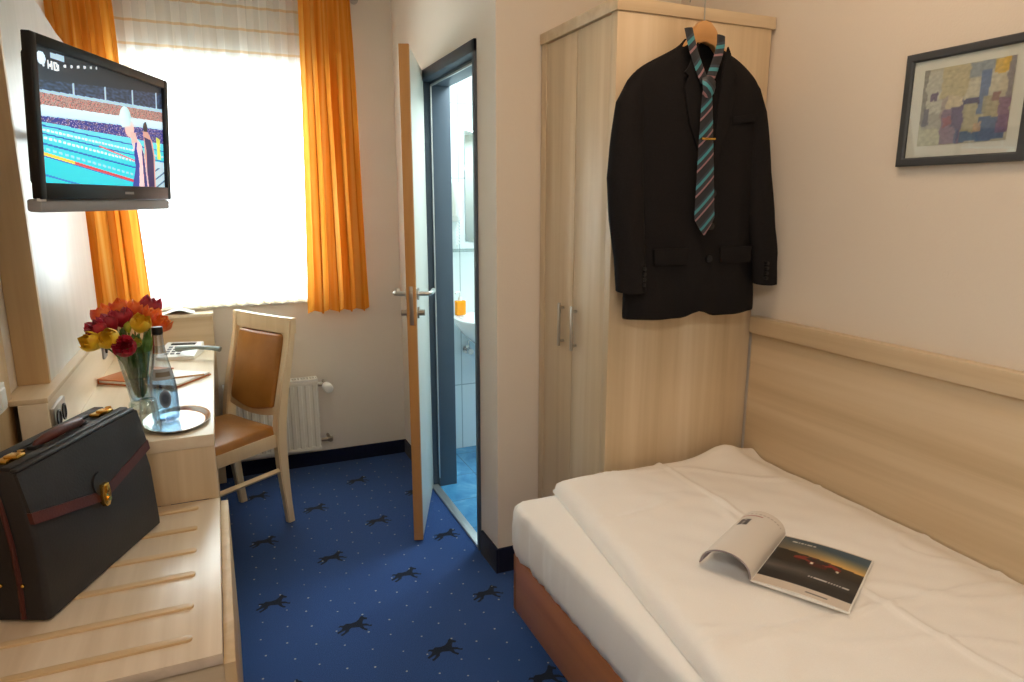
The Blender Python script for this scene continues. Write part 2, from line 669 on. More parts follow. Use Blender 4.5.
# window: frame, two sashes with panes, inner and outer sill
w = tag(thing('window_1', None, None, ((WX0 + WX1) / 2, YB + .16, WZ0)), kind='structure')
mb = MB()
fy0, fy1 = YB + .13, YB + .19
mb.box((WX0, fy0, WZ0), (WX0 + .055, fy1, WZ1), .004)
mb.box((WX1 - .055, fy0, WZ0), (WX1, fy1, WZ1), .004)
mb.box((WX0, fy0, WZ0), (WX1, fy1, WZ0 + .055), .004)
mb.box((WX0, fy0, WZ1 - .055), (WX1, fy1, WZ1), .004)
mb.box((.045, fy0, WZ0), (.095, fy1, WZ1), .004)
mb.build('window_frame', M_white, w)
for a, b in ((WX0 + .055, .045), (.095, WX1 - .055)):
    mb = MB(); mb.box((a, YB + .155, WZ0 + .055), (b, YB + .161, WZ1 - .055)); mb.build('window_pane', M_pane, w)
mb = MB(); mb.box((WX0, YB - .02, WZ0 - .03), (WX1, YB + .13, WZ0), .004); mb.build('window_sill', M_white, w)

# ------------------------------------------------------------------ bathroom shell
mb = MB(); mb.box((XP, YN + .1, -.05), (BX, BY, 0.002)); struct('floor_bathroom', mb, M_bathfloor)
mb = MB(); mb.box((XP + .12, BY, 0), (BX, BY + .1, 2.42)); struct('wall_bathroom_back', mb, M_bathwall)
mb = MB(); mb.box((BX, YN + .1, 0), (BX + .1, BY + .1, 2.42)); struct('wall_bathroom_right', mb, M_bathwall)
mb = MB(); mb.box((XP + .12, YN + .1, 2.40), (BX, BY, 2.46)); struct('ceiling_bathroom', mb, M_ceil)

# ------------------------------------------------------------------ door
d = tag(thing('door_1', None, None, (XP, DY1, 0)), kind='structure')
mb = MB()
fx0, fx1 = XP - .012, XP + .128
mb.box((fx0, DY0, 0), (fx1, DY0 + .022, DZ), .002)
mb.box((fx0, DY1 - .022, 0), (fx1, DY1, DZ), .002)
mb.box((fx0, DY0, DZ - .045), (fx1, DY1, DZ), .002)
mb.box((XP + .035, DY0 + .02, DZ - .06), (fx1, DY1 - .02, DZ - .04), .002)
mb.box((XP + .035, DY1 - .036, 0), (fx1, DY1 - .018, DZ - .04), .002)
mb.box((XP + .035, DY0 + .018, 0), (fx1, DY0 + .034, DZ - .04), .002)
mb.build('door_frame', M_frame, d)
mb = MB()
mb.box((XP + .030, DY0 + .034, 0.05), (XP + .036, DY0 + .040, DZ - .06))
mb.box((XP + .030, DY1 - .042, 0.05), (XP + .036, DY1 - .036, DZ - .06))
mb.box((XP + .030, DY0 + .034, DZ - .066), (XP + .036, DY1 - .036, DZ - .058))
mb.build('door_seal', M_alu, d)
mb = MB(); mb.box((XP - .01, DY0 + .02, 0), (XP + .03, DY1 - .02, .012), .003); mb.box((XP + .10, DY1 - .034, 0), (XP + .128, DY1 - .022, .012), .002)
mb.build('threshold', M_alu, d)
# door leaf, hinged on the far jamb, swung into the room
leaf = bpy.data.objects.new('door_leaf', None)
hx, hy = XP - .014, DY1 - .012
ang = math.atan2(2.668 - hy, 0.706 - hx)
leaf.location = Vector((hx, hy, 0)) - d.location
leaf.rotation_euler = (0, 0, ang)
leaf.parent = d
col.objects.link(leaf)
LW = math.hypot(2.668 - hy, 0.706 - hx)
mb = MB(); mb.box((0.0, -.019, .012), (LW - .006, .019, 2.060), .002); mb.build('leaf_panel', M_doorwhite, leaf, False)
mb = MB()
mb.box((LW - .0075, -.0195, .012), (LW, .0195, 2.060), .001)
mb.box((LW - .022, -.0200, .012), (LW - .007, -.0192, 2.060), .0003)
mb.box((LW - .022, .0192, .012), (LW - .007, .0200, 2.060), .0003)
mb.build('leaf_edge', MW_edge, leaf, False)
mb = MB(); mb.box((LW - .001, -.008, .975), (LW + .0015, .008, 1.135), .0006); mb.build('lock_plate', M_nickel, leaf, False)
mb = MB(); mb.box((LW, -.006, 1.085), (LW + .007, .006, 1.110), .001); mb.build('latch_bolt', M_nickel, leaf, False)
for sgn in (-1, 1):
    mb = MB()
    y0 = sgn * .019
    mb.cyl((LW - .06, y0, 1.098), (LW - .06, y0 + sgn * .008, 1.098), .026, 24)
    mb.tube([(LW - .06, y0, 1.098), (LW - .06, y0 + sgn * .045, 1.098), (LW - .066, y0 + sgn * .054, 1.098), (LW - .085, y0 + sgn * .058, 1.098), (LW - .175, y0 + sgn * .058, 1.098)], .0095, 14)
    mb.build('door_handle', M_steel, leaf, False)
    mb = MB()
    mb.cyl((LW - .06, y0, 1.018), (LW - .06, y0 + sgn * .007, 1.018), .024, 24)
    mb.cyl((LW - .06, y0, 1.018), (LW - .06, y0 + sgn * .030, 1.018), .013, 16)
    mb.build('lock_rosette', M_nickel, leaf, False)
mb = MB(); mb.box((LW - .05, -.012, 0.0005), (LW - .02, .012, .014)); mb.build('floor_brush', M_blackm, leaf, False)

# ------------------------------------------------------------------ wardrobe
WX, WY0, WY1, WH = 1.111, 1.80, YN - .004, 2.052
t = thing('wardrobe', 'tall light wood two-door wardrobe standing in the corner behind the bed', 'wardrobe', ((WX + XR) / 2, (WY0 + WY1) / 2, 0))
WR = XR - .006
mb = MB()
mb.box((WX, WY0, 0), (WR - .012, WY0 + .034, WH - .036), .0015)
mb.build('side_panel', MW_v, t)
mb = MB(); mb.box((WX, WY1 - .040, 0), (WR, WY1, WH - .036), .0015); mb.build('side_panel', MW_v, t)
mb = MB(); mb.box((WX - .006, WY0 - .006, WH - .036), (WR, WY1, WH), .002); mb.build('top_panel', MW_x, t)
mb = MB(); mb.box((WR - .012, WY0 + .012, 0), (WR, WY0 + .03, WH - .036), .001); mb.build('filler_strip', MW_v, t)
mb = MB(); mb.box((WX + .03, WY0 + .03, .06), (WR, WY1 - .03, WH - .04)); mb.build('carcass', M_seam, t)
mb = MB(); mb.box((WX + .02, WY0 + .034, 0), (WX + .035, WY1 - .04, .07), .001); mb.build('plinth', MW_y, t)
DA, DB, DM = WY0 + .036, WY1 - .042, 2.042
for a, b, hyy in ((DA, DM - .0015, 2.013), (DM + .0015, DB, 2.107)):
    mb = MB(); mb.box((WX + .002, a, .075), (WX + .022, b, WH - .040), .0012); dd = mb.build('door', MW_v, t)
    mb = MB()
    for z in (.985, 1.105):
        mb.cyl((WX + .004, hyy, z), (WX - .014, hyy, z), .0045, 12)
    mb.box((WX - .021, hyy - .007, .967), (WX - .013, hyy + .007, 1.123), .0025)
    mb.build('handle', M_steel, dd)

# ------------------------------------------------------------------ jacket on hanger, with tie
JY = 1.748
hcx = 1.378
hg = thing('coat_hanger', 'wooden coat hanger hooked over the top edge of the wardrobe', 'hanger', (hcx, JY, 1.86))
mb = MB()
pts = []
prof = [(0, 2.000), (.018, 1.996), (.038, 1.978), (.056, 1.950), (.10, 1.900), (.15, 1.862), (.195, 1.832), (.205, 1.820)]
low = [(.200, 1.812), (.15, 1.836), (.10, 1.870), (.06, 1.905), (.03, 1.932), (0, 1.940)]
rp = [(hcx + x, z) for x, z in prof + low]
lp = [(hcx - x, z) for x, z in (prof + low)[::-1] if x > 0]
mb.prism(rp + lp, 'Y', JY - .012, JY + .012, 0, .004)
mb.build('hanger_body', MW_hang, hg)
mb = MB()
hk = [(hcx, JY, 1.985), (hcx, JY, 2.055), (hcx, JY + .008, 2.078)]
for k in range(0, 9):
    a = PI * k / 8
    hk.append((hcx, JY + .040 - .032 * math.cos(a), 2.080 + .030 * math.sin(a)))
hk.append((hcx, JY + .072, 2.068))
mb.tube(hk, .0022, 8)
mb.build('hook', M_steel, hg)

jk = thing('suit_jacket', 'black suit jacket hanging on the wooden hanger against the wardrobe side', 'jacket', (hcx, JY, 1.11))


def ring_pts(cx, cy, hw, hd, z, n=56, p=2.6, zf=None):
    out = []
    for k in range(n):
        a = 2 * PI * k / n
        c, s = math.cos(a), math.sin(a)
        x = cx + hw * math.copysign(abs(c) ** (2 / p), c)
        y = cy + hd * math.copysign(abs(s) ** (2 / p), s)
        zz = zf(x, s) if zf else z
        out.append((x, y, zz))
    return out


mb = MB()
rings = []
# (z, centre x, half width, half depth)
levels = [(1.118, 1.385, .256, .040), (1.16, 1.384, .255, .042), (1.25, 1.381, .249, .043), (1.35, 1.378, .243, .044), (1.45, 1.375, .238, .045), (1.55, 1.372, .236, .047),
          (1.65, 1.370, .238, .049), (1.72, 1.368, .240, .049), (1.78, 1.367, .240, .047), (1.815, 1.367, .238, .043), (1.838, 1.367, .230, .038),
          (1.858, 1.368, .205, .035), (1.880, 1.370, .165, .033), (1.902, 1.372, .120, .032), (1.920, 1.373, .086, .032), (1.936, 1.374, .066, .032), (1.948, 1.374, .058, .031)]
for i, (z, cx, hw, hd) in enumerate(levels):
    def zf(x, s, z=z, cx=cx, hw=hw, i=i):
        u = (x - cx) / hw
        if i <= 2 and s < 0:                                 # cutaway front hem
            d0 = abs(x - (1.392))
            lift = .034 * math.exp(-(d0 / .020) ** 2) * (1 - i / 3)
            return z + lift + .006 * (1 - u * u) * (i == 0) * -1
        if i >= 10 and s < 0:                                # neckline dips at the front
            return z - (i - 9) * .014 * max(0, 1 - abs(x - cx) / .11) * (-s)
        return z
    rp = ring_pts(cx, JY, hw, hd, z, zf=zf)
    q = []
    for (x, y, zz) in rp:
        wv = mnoise.noise(Vector((x * 9, zz * 3.2, 3.1)))
        fold = .006 * math.sin(x * 42 + zz * 3) * smoothstep(1.75, 1.3, zz)
        q.append((x, y + (wv * .010 + fold) * (1 if y < JY else .3), zz))
    rings.append(q)
mb.loft(rings, cap=False)
o = mb.build('jacket_body', M_suit, jk, sharp=60)
so = o.modifiers.new('cloth_thickness', 'SOLIDIFY'); so.thickness = .004; so.offset = -1
su = o.modifiers.new('smooth', 'SUBSURF'); su.levels = 1; su.render_levels = 1
for path, rad in (
        ([(1.160, 1.752, 1.818), (1.134, 1.750, 1.755), (1.118, 1.742, 1.66), (1.111, 1.732, 1.54), (1.113, 1.720, 1.42), (1.122, 1.712, 1.31), (1.130, 1.708, 1.212)],
         [.036, .048, .051, .058, .057, .051, .050]),
        ([(1.572, 1.752, 1.822), (1.590, 1.750, 1.755), (1.601, 1.742, 1.66), (1.612, 1.732, 1.54), (1.624, 1.718, 1.42), (1.636, 1.706, 1.31), (1.643, 1.700, 1.212)],
         [.036, .046, .049, .050, .049, .047, .044])):
    mb = MB()
    # denser path
    P2, R2 = [], []
    for i in range(len(path) - 1):
        for k in range(4):
            f = k / 4
            P2.append(Vector(path[i]).lerp(Vector(path[i + 1]), f)); R2.append(rad[i] + (rad[i + 1] - rad[i]) * f)
    P2.append(Vector(path[-1])); R2.append(rad[-1])
    rings = []
    for p_, r_ in zip(P2, R2):
        rings.append([(p_.x + r_ * math.cos(2 * PI * k / 20), p_.y + .72 * r_ * math.sin(2 * PI * k / 20) + .004 * mnoise.noise(Vector((k * .9, p_.z * 14, 2))), p_.z + .10 * r_ * math.sin(2 * PI * k / 20)) for k in range(20)])
    # rounded shoulder cap
    top = P2[0]
    rings.insert(0, [(top.x + .018 * math.cos(2 * PI * k / 20), top.y + .013 * math.sin(2 * PI * k / 20), top.z + .022) for k in range(20)])
    # turned-in cuff
    e = P2[-1]
    rings.append([(e.x + (rad[-1] - .006) * math.cos(2 * PI * k / 20), e.y + .72 * (rad[-1] - .006) * math.sin(2 * PI * k / 20), e.z + .03) for k in range(20)])
    mb.loft(rings)
    sl = mb.build('sleeve', M_suit, jk, sharp=60)
    mb = MB()
    sx = 1 if path[0][0] < 1.3 else -1
    for k in range(4):
        z = 1.232 + .016 * k
        mb.cyl((e.x + sx * .024, e.y - .020, z), (e.x + sx * .024, e.y - .034, z), .006, 12)
    mb.build('cuff_buttons', M_blackm, sl)
FY = 1.702
# lapels and collar: flat shaped cloth lying on the chest
for pts in ([(1.318, 1.925), (1.308, 1.905), (1.290, 1.858), (1.276, 1.842), (1.292, 1.832), (1.278, 1.800), (1.302, 1.700), (1.362, 1.575), (1.386, 1.520), (1.380, 1.60), (1.352, 1.75), (1.334, 1.86)],
            [(1.428, 1.922), (1.438, 1.905), (1.456, 1.858), (1.470, 1.842), (1.454, 1.832), (1.468, 1.800), (1.446, 1.700), (1.410, 1.575), (1.392, 1.520), (1.398, 1.60), (1.402, 1.75), (1.414, 1.86)]):
    mb = MB(); mb.prism(pts, 'Y', FY - .010, FY - .002, 0, .0015)
    mb.build('lapel', M_lapel, jk)
for x0, x1, z in ((1.20, 1.325, 1.335), (1.45, 1.575, 1.335)):
    mb = MB(); mb.prism([(x0, z), (x1, z), (x1 - .004, z - .05), (x0 + .004, z - .05)], 'Y', FY - .006, FY + .006, 0, .0015); mb.build('pocket_flap', M_lapel, jk)
mb = MB(); mb.prism([(1.465, 1.705), (1.555, 1.718), (1.556, 1.740), (1.466, 1.727)], 'Y', FY - .005, FY + .006, 0, .001); mb.build('breast_pocket', M_lapel, jk)
for z in (1.50, 1.40, 1.30):
    mb = MB(); mb.cyl((1.408, FY - .006, z), (1.408, FY + .001, z), .011, 18); mb.build('button', M_blackm, jk)

# tie
M_tie = mat('striped_silk_tie', rough=0.45)
_n, _l = M_tie.node_tree.nodes, M_tie.node_tree.links
_uv = coords(M_tie, (1, 1, 1), 'UV')
_sp = _n.new('ShaderNodeSeparateXYZ'); _l.new(_uv, _sp.inputs[0])
_ad = _n.new('ShaderNodeMath'); _ad.operation = 'MODULO'; _ad.inputs[1].default_value = 1.0
_l.new(_sp.outputs['X'], _ad.inputs[0])
_r = ramp(M_tie, _ad.outputs[0], [(0.0, srgb(28, 32, 42)), (0.30, srgb(46, 60, 74)), (0.42, srgb(60, 140, 152)), (0.58, srgb(38, 44, 54)), (0.80, srgb(150, 112, 118)), (0.90, srgb(24, 28, 36))])
_r.node.color_ramp.interpolation = 'CONSTANT'
_l.new(_r, P(M_tie).inputs['Base Color'])


def tie_strip(mb, path, widths, thick, per=0.070, slant=0.9, ph=0.0):
    """flat ribbon along path (x,y,z) with diagonal stripes stored in uv.x"""
    lay = mb.bm.loops.layers.uv.verify()
    pts = [Vector(p) for p in path]
    L = [0]
    for i in range(1, len(pts)):
        L.append(L[-1] + (pts[i] - pts[i - 1]).length)
    rings = []
    info = []
    for i, p_ in enumerate(pts):
        tg = (pts[min(i + 1, len(pts) - 1)] - pts[max(i - 1, 0)]).normalized()
        side = Vector((1, 0, 0)) - tg * tg.x
        side.normalize()
        nrm = side.cross(tg).normalized()
        if nrm.y > 0: nrm = -nrm
        h = widths[i] / 2
        sec = [(-h, 0), (-h * .6, thick), (0, thick * 1.25), (h * .6, thick), (h, 0), (0, -thick * .3)]
        rings.append([mb.bm.verts.new(p_ + side * a + nrm * b) for a, b in sec])
        info.append([(a, L[i]) for a, b in sec])
    fs = []
    for i in range(len(rings) - 1):
        for j in range(6):
            k = (j + 1) % 6
            f = mb.bm.faces.new([rings[i][j], rings[i][k], rings[i + 1][k], rings[i + 1][j]])
            for lp_, (a, s) in zip(f.loops, (info[i][j], info[i][k], info[i + 1][k], info[i + 1][j])):
                lp_[lay].uv = ((s + slant * a) / per + 40 + ph, 0)
            fs.append(f)
    fs.append(mb.bm.faces.new(rings[0])); fs.append(mb.bm.faces.new(rings[-1]))
    bmesh.ops.recalc_face_normals(mb.bm, faces=fs)


TY = 1.683
ti = thing('necktie', 'dark tie with teal and rose diagonal stripes hung over the black jacket', 'tie', (1.35, TY, 1.37))
mb = MB()
n = 24
bp, bw = [], []
for k in range(n + 1):
    f = k / n
    z = 1.790 - .365 * f
    bp.append((1.348 + .016 * f, TY - .004, z)); bw.append(.034 + .042 * f ** 0.8)
bp += [(1.3655, TY - .004, 1.403), (1.367, TY - .004, 1.374)]
bw += [.050, .004]
tie_strip(mb, bp, bw, .003)
mb.build('tie_blade', M_tie, ti)
mb = MB()
tie_strip(mb, [(1.347, TY - .004, 1.826), (1.347, TY - .010, 1.818), (1.348, TY - .012, 1.800), (1.348, TY - .010, 1.786), (1.348, TY - .004, 1.776)], [.040, .048, .046, .040, .030], .008, slant=-.9)
mb.build('tie_knot', M_tie, ti)
for path in ([(1.286, 1.700, 1.962), (1.290, 1.694, 1.935), (1.302, 1.690, 1.895), (1.320, 1.686, 1.855), (1.340, 1.683, 1.816)],
             [(1.404, 1.700, 1.952), (1.400, 1.694, 1.925), (1.388, 1.690, 1.888), (1.372, 1.686, 1.852), (1.354, 1.683, 1.816)]):
    mb = MB()
    P2 = []
    for i in range(len(path) - 1):
        for k in range(4):
            P2.append(Vector(path[i]).lerp(Vector(path[i + 1]), k / 4))
    P2.append(Vector(path[-1]))
    tie_strip(mb, P2, [.030] * len(P2), .003, slant=.5)
    mb.build('tie_neckband', M_tie, ti)
mb = MB(); mb.box((1.332, TY - .013, 1.654), (1.382, TY - .007, 1.660), .001); mb.build('tie_clip', M_brass, ti)

# ------------------------------------------------------------------ headboard panel along the right wall
t = thing('headboard', 'long light wood wall panel with a cap rail behind the bed', 'headboard', (XR, .6, 0))
mb = MB(); mb.box((XR - .019, -.60, .22), (XR - .001, 1.786, 1.030), .001); mb.build('panel', MW_y, t)
mb = MB(); mb.box((XR - .036, -.60, 1.030), (XR - .001, 1.786, 1.088), .003); mb.build('cap_rail', MW_y, t)

# ------------------------------------------------------------------ framed picture
t = thing('framed_picture', 'abstract print in a charcoal frame hanging on the right wall', 'picture', (XR, 1.146, 1.71))
y0, y1, z0, z1 = .985, 1.307, 1.567, 1.847
mb = MB()
fw = .021
rings = []
for ins, xx in ((fw, .002), (.0, .002), (.0, .017), (.003, .0195), (fw - .004, .0195), (fw, .0165), (fw, .002)):
    rings.append([(XR - xx, y0 + ins, z0 + ins), (XR - xx, y1 - ins, z0 + ins), (XR - xx, y1 - ins, z1 - ins), (XR - xx, y0 + ins, z1 - ins)])
mb.loft(rings, cap=False)
mb.build('frame', M_pic, t)
mb = MB(); mb.box((XR - .010, y0 + fw, z0 + fw), (XR - .002, y1 - fw, z1 - fw)); mb.build('mat_board', M_paper, t)
BL = [  # colour patches u0,v0,u1,v1,rgb (u towards the camera, v up)
    (0, 0, 1, 1, (200, 194, 178)), (0, 0, .28, .28, (204, 204, 182)), (0, .30, .05, 1, (140, 136, 134)), (.05, .40, .24, .98, (206, 204, 196)), (.03, .22, .30, .42, (176, 172, 168)),
    (.22, .62, .54, 1, (206, 192, 152)), (.24, .36, .34, .62, (178, 160, 160)), (.30, .46, .50, .62, (222, 206, 178)), (.26, 0, .50, .46, (140, 116, 150)), (.38, .20, .52, .48, (104, 92, 134)),
    (.28, .24, .38, .36, (170, 108, 124)), (.52, .80, .80, 1, (150, 160, 176)), (.52, .58, .68, .78, (218, 212, 196)), (.50, .48, .68, .56, (74, 68, 114)), (.50, .16, .70, .48, (186, 178, 148)),
    (.66, .34, .76, .88, (104, 126, 178)), (.76, .62, .94, .88, (216, 208, 190)), (.79, .82, .96, 1, (238, 194, 84)), (.72, .30, .88, .56, (182, 170, 140)), (.80, .48, .88, .60, (150, 112, 116)),
    (.68, .02, .98, .30, (84, 106, 156)), (.88, .10, 1, .52, (140, 112, 150)), (.94, .5, 1, 1, (150, 146, 160)), (.50, .02, .70, .16, (92, 118, 162)), (.62, .14, .72, .24, (208, 172, 142)),
    (.10, .58, .20, .68, (104, 84, 122)), (.03, .28, .10, .50, (106, 102, 122)), (.44, .0, .48, .2, (96, 104, 150))]


def art(u, v):
    c = (200, 196, 180)
    du = .03 * mnoise.noise(Vector((u * 9, v * 9, 1.0)))
    dv = .03 * mnoise.noise(Vector((u * 9, v * 9, 5.0)))
    for a, b, e, f, cc in BL:
        if a <= u + du <= e and b <= v + dv <= f:
            c = mixc(c, cc, .85)
    k = 1 + .12 * mnoise.noise(Vector((u * 22, v * 30, 9.0)))
    return tuple(max(0, min(255, x * k)) for x in c)


def art_pos(u, v):
    return (XR - .0112, y1 - fw - .030 - u * (y1 - y0 - 2 * fw - .060), z0 + fw + .028 + v * (z1 - z0 - 2 * fw - .052))


painted('print', 84, 56, art_pos, art, attr_mat('printed_art', rough=.5), t)
mb = MB(); mb.box((XR - .0135, y0 + fw, z0 + fw), (XR - .0125, y1 - fw, z1 - fw)); mb.build('picture_glass', M_pane, t)

# ------------------------------------------------------------------ bed
BXL = .765
bed = thing('bed', 'single bed base with brown wood side rail below the white mattress', 'bed', (1.22, .75, 0))
mb = MB(); mb.box((BXL, -.30, .215), (BXL + .024, 1.752, .405), .004); mb.build('side_rail', MW_bed, bed)
mb = MB(); mb.box((BXL, 1.735, .215), (1.68, 1.757, .405), .004); mb.build('end_rail', MW_bed, bed)
mb = MB(); mb.box((BXL, -.32, .215), (1.68, -.298, .405), .004); mb.build('end_rail', MW_bed, bed)
mb = MB(); mb.box((BXL + .026, -.30, .26), (1.68, 1.735, .350)); mb.build('bed_base', M_sheet, bed)
for x in (.95, 1.55):
    for y in (.05, 1.50):
        mb = MB(); mb.box((x - .03, y - .03, 0), (x + .03, y + .03, .26), .003); mb.build('leg', MW_bed, bed)

# mattress in a fitted sheet: rounded box with hanging wrinkles at the corner
mb = MB()
mx0, mx1, my0, my1, mz0, mz1 = .760, 1.668, -.30, 1.768, .350, .576


def mattress_ring(inset, z, wr):
    out = []
    x0, x1, y0_, y1_ = mx0 + inset, mx1 - inset, my0 + inset, my1 - inset
    r = .040

    def corners(x0, x1, y0_, y1_):
        pts = []
        for cx, cy, a0 in ((x1 - r, y1_ - r, 0), (x0 + r, y1_ - r, 90), (x0 + r, y0_ + r, 180), (x1 - r, y0_ + r, 270)):
            for k in range(9):
                a = R(a0 + 90 * k / 8)
                pts.append((cx + r * math.cos(a), cy + r * math.sin(a)))
        return pts
    pts = corners(x0, x1, y0_, y1_)
    ref = corners(mx0, mx1, my0, my1)
    full = []
    for i in range(len(pts)):
        a, b = Vector(pts[i]), Vector(pts[(i + 1) % len(pts)])
        m_ = max(1, int((Vector(ref[(i + 1) % len(pts)]) - Vector(ref[i])).length / .02))
        for k in range(m_):
            full.append(a.lerp(b, k / m_))
    for p_ in full:
        dcorner = (p_ - Vector((mx0, my1))).length
        amp = wr * (.0055 * math.exp(-dcorner / .28) + .0006)
        s = p_.y * 1.0 + p_.x
        wob = amp * (math.sin(s * 190 + 3 * mnoise.noise(Vector((s * 12, 0, 1)))) + .6 * math.sin(s * 57))
        nx = -1 if p_.x < mx0 + .08 else 0
        ny = 1 if p_.y > my1 - .08 else 0
        out.append((p_.x + nx * wob, p_.y + ny * wob, z))
    return out


prof = [(.040, .352, 0), (.030, .356, 0), (.028, .38, 0), (.016, .404, .25), (.003, .412, 1.0), (-.002, .44, 1.3), (-.003, .49, 1.2), (-.002, .54, .8), (.001, .560, .5), (.007, .570, .2), (.018, .5755, .05), (.05, .578, 0), (.10, .579, 0)]
mb.loft([mattress_ring(*q) for q in prof])
o = mb.build('mattress', M_sheet, None, sharp=80, origin=(1.22, .75, .352))
tag(o, 'thick mattress in a white fitted sheet on the brown bed base', 'mattress')

# duvet
mb = MB()
DXR = 1.678


def duvet_left(y):
    return .905 + (y - 1.78) * .135


def duvet_pt(u, v, top=True):
    y = -.28 + v * (1.762 - -.28)
    xl = duvet_left(y)
    x = xl + u * (DXR - xl)
    # distance to edges
    dl, dr, df = x - xl, DXR - x, 1.762 - y
    edge = min(dl, df)
    k = 1 - (1 - min(1, edge / .055)) ** 2.4
    zt = .582 + .044 * math.sqrt(max(0, k)) if k > 0 else .582
    zt = .582 + (.624 - .582) * max(0, k) ** .5
    # sinks towards the wall
    zt -= .030 * smoothstep(.12, 0, dr) * smoothstep(0, .08, df)
    # raised far corner
    zt += .030 * math.exp(-(((x - 1.53) / .080) ** 2 + ((y - 1.745) / .10) ** 2))
    zt += .010 * math.exp(-(((x - 1.0) / .25) ** 2 + ((y - 1.70) / .2) ** 2))
    # ironed fold lines
    zt += .0075 * math.exp(-((x - 1.272 - .01 * math.sin(y * 5)) / .007) ** 2)
    zt += .0070 * math.exp(-((y - .872 + .12 * (x - 1.3)) / .008) ** 2)
    # soft hollows and wrinkles
    zt += .007 * mnoise.noise(Vector((x * 4.0, y * 3.2, .7))) * max(0, k)
    zt += .0042 * mnoise.noise(Vector((x * 13 + y * 5, y * 11 - x * 4, 2.2))) * max(0, k)
    w_ = mnoise.noise(Vector((x * 3 + y * 2, y * 6, 4.4)))
    zt += .0055 * (1 - min(1, abs(w_) * 9)) * max(0, k)
    return (x, y, zt)


NU, NV = 96, 200
Vt = mb.grid(NU, NV, lambda u, v: duvet_pt(u ** 1.0, v), uv=False)
Vb = [[mb.bm.verts.new((p.co.x, p.co.y, .5805)) for p in row] for row in Vt]
for j in range(NV):
    for i in range(NU):
        mb.bm.faces.new([Vb[j][i], Vb[j + 1][i], Vb[j + 1][i + 1], Vb[j][i + 1]])
for j in range(NV):
    for i in (0, NU):
        mb.bm.faces.new([Vt[j][i], Vt[j + 1][i], Vb[j + 1][i], Vb[j][i]])
for i in range(NU):
    for j in (0, NV):
        mb.bm.faces.new([Vt[j][i], Vt[j][i + 1], Vb[j][i + 1], Vb[j][i]])
bmesh.ops.recalc_face_normals(mb.bm, faces=mb.bm.faces)
o = mb.build('duvet', M_duvet, None, sharp=80, origin=(1.3, .75, .58))
tag(o, 'white duvet with ironed fold lines spread over the mattress', 'duvet')

# ------------------------------------------------------------------ magazine lying open on the duvet
MZ = .633
mg = thing('magazine', 'open magazine with one half rolled over lying on the white duvet', 'magazine', (1.046, 1.056, MZ), math.atan2(.485, .875))
# local: x along the spine (0 .. .27), y towards the rolled side (+), page to -y
PWid, PH = .205, .264


def page_z(y):
    return .004 + .004 * math.sin(min(1, abs(y) / .2) * PI)


mb = MB()
mb.grid(10, 16, lambda u, v: (u * PH, -v * PWid, page_z(v * PWid)), uv=False)
mb.grid(10, 16, lambda u, v: (u * PH, -(1 - v) * PWid, .0005), uv=False)
bmesh.ops.remove_doubles(mb.bm, verts=mb.bm.verts, dist=1e-5)
be = [e for e in mb.bm.edges if e.is_boundary]
bmesh.ops.bridge_loops(mb.bm, edges=be)
bmesh.ops.recalc_face_normals(mb.bm, faces=mb.bm.faces)
mb.build('page_block', M_paper, mg, False)


def advert(u, v):                  # u: 0 spine .. 1 outer edge, v: 0 bottom .. 1 top
    if v < .13 or v > .985:
        c = (214, 202, 188)
        if v < .1 and .55 < u < .78 and .045 < v < .075:
            c = (120, 116, 112)
        return c
    t = (v - .13) / .855
    hor = .70 - .10 * u
    if t > hor:
        c = mixc((226, 176, 96), (58, 84, 100), (t - hor) / .26)
        c = mixc(c, (70, 78, 86), .75 * max(0, 1 - u * 1.5))
    elif t > .42:
        c = mixc((40, 36, 34), (84, 70, 54), (t - .42) / .25 * u)
    else:
        c = mixc((44, 44, 46), (98, 92, 88), max(0, 1 - abs(t - .28) / .14) * (1.0 - .8 * u))
    # car
    cu, ct = u - .50, t - (.55 - .06 * (u - .5))
    if (cu / .27) ** 2 + (ct / .085) ** 2 < 1:
        c = (132, 38, 34) if ct > -.01 else (72, 26, 26)
        if (cu / .13) ** 2 + ((ct - .04) / .045) ** 2 < 1:
            c = (50, 40, 42)
    for wu in (.36, .66):
        if ((u - wu) / .045) ** 2 + ((t - .50) / .05) ** 2 < 1:
            c = (28, 26, 26)
    if ((u - .45) / .016) ** 2 + ((t - .52) / .02) ** 2 < 1 or ((u - .74) / .016) ** 2 + ((t - .50) / .02) ** 2 < 1:
        c = (236, 226, 206)
    # illegible white caption lines
    if .10 < u < .40 and abs(t - .905) < .014 and math.sin(u * 260) > -.6:
        c = (206, 204, 200)
    if .48 < u < .92 and abs(t - .24) < .014 and math.sin(u * 230) > -.6:
        c = (206, 204, 200)
    return c


painted('printed_page', 70, 92, lambda u, v: (.003 + v * (PH - .006), -(.003 + u * (PWid - .006)), page_z(u * PWid) + .0009), advert, attr_mat('printed_advert', rough=.35), mg, False)

# the other half curls over in a half roll
mb = MB()


def roll(u, v, off=0.0):
    a = PI * (v * 1.12)
    wd = .060 - .004 * u
    hh = .049 - .003 * u
    y = wd - wd * math.cos(a) * (1 - .0 * u)
    z = .004 + hh * math.sin(a) ** .9 if math.sin(a) > 0 else .004 + .6 * hh * math.sin(a) * -1 * .6
    return (u * PH, y - off * math.cos(a), z + off * math.sin(a))


mb.grid(14, 40, lambda u, v: roll(u, v, 0))
o = mb.build('rolled_pages', mat('grey_mauve_inner_page', srgb(158, 148, 152), .5), mg, False, sharp=70)
so = o.modifiers.new('paper_thickness', 'SOLIDIFY'); so.thickness = .003; so.offset = -1


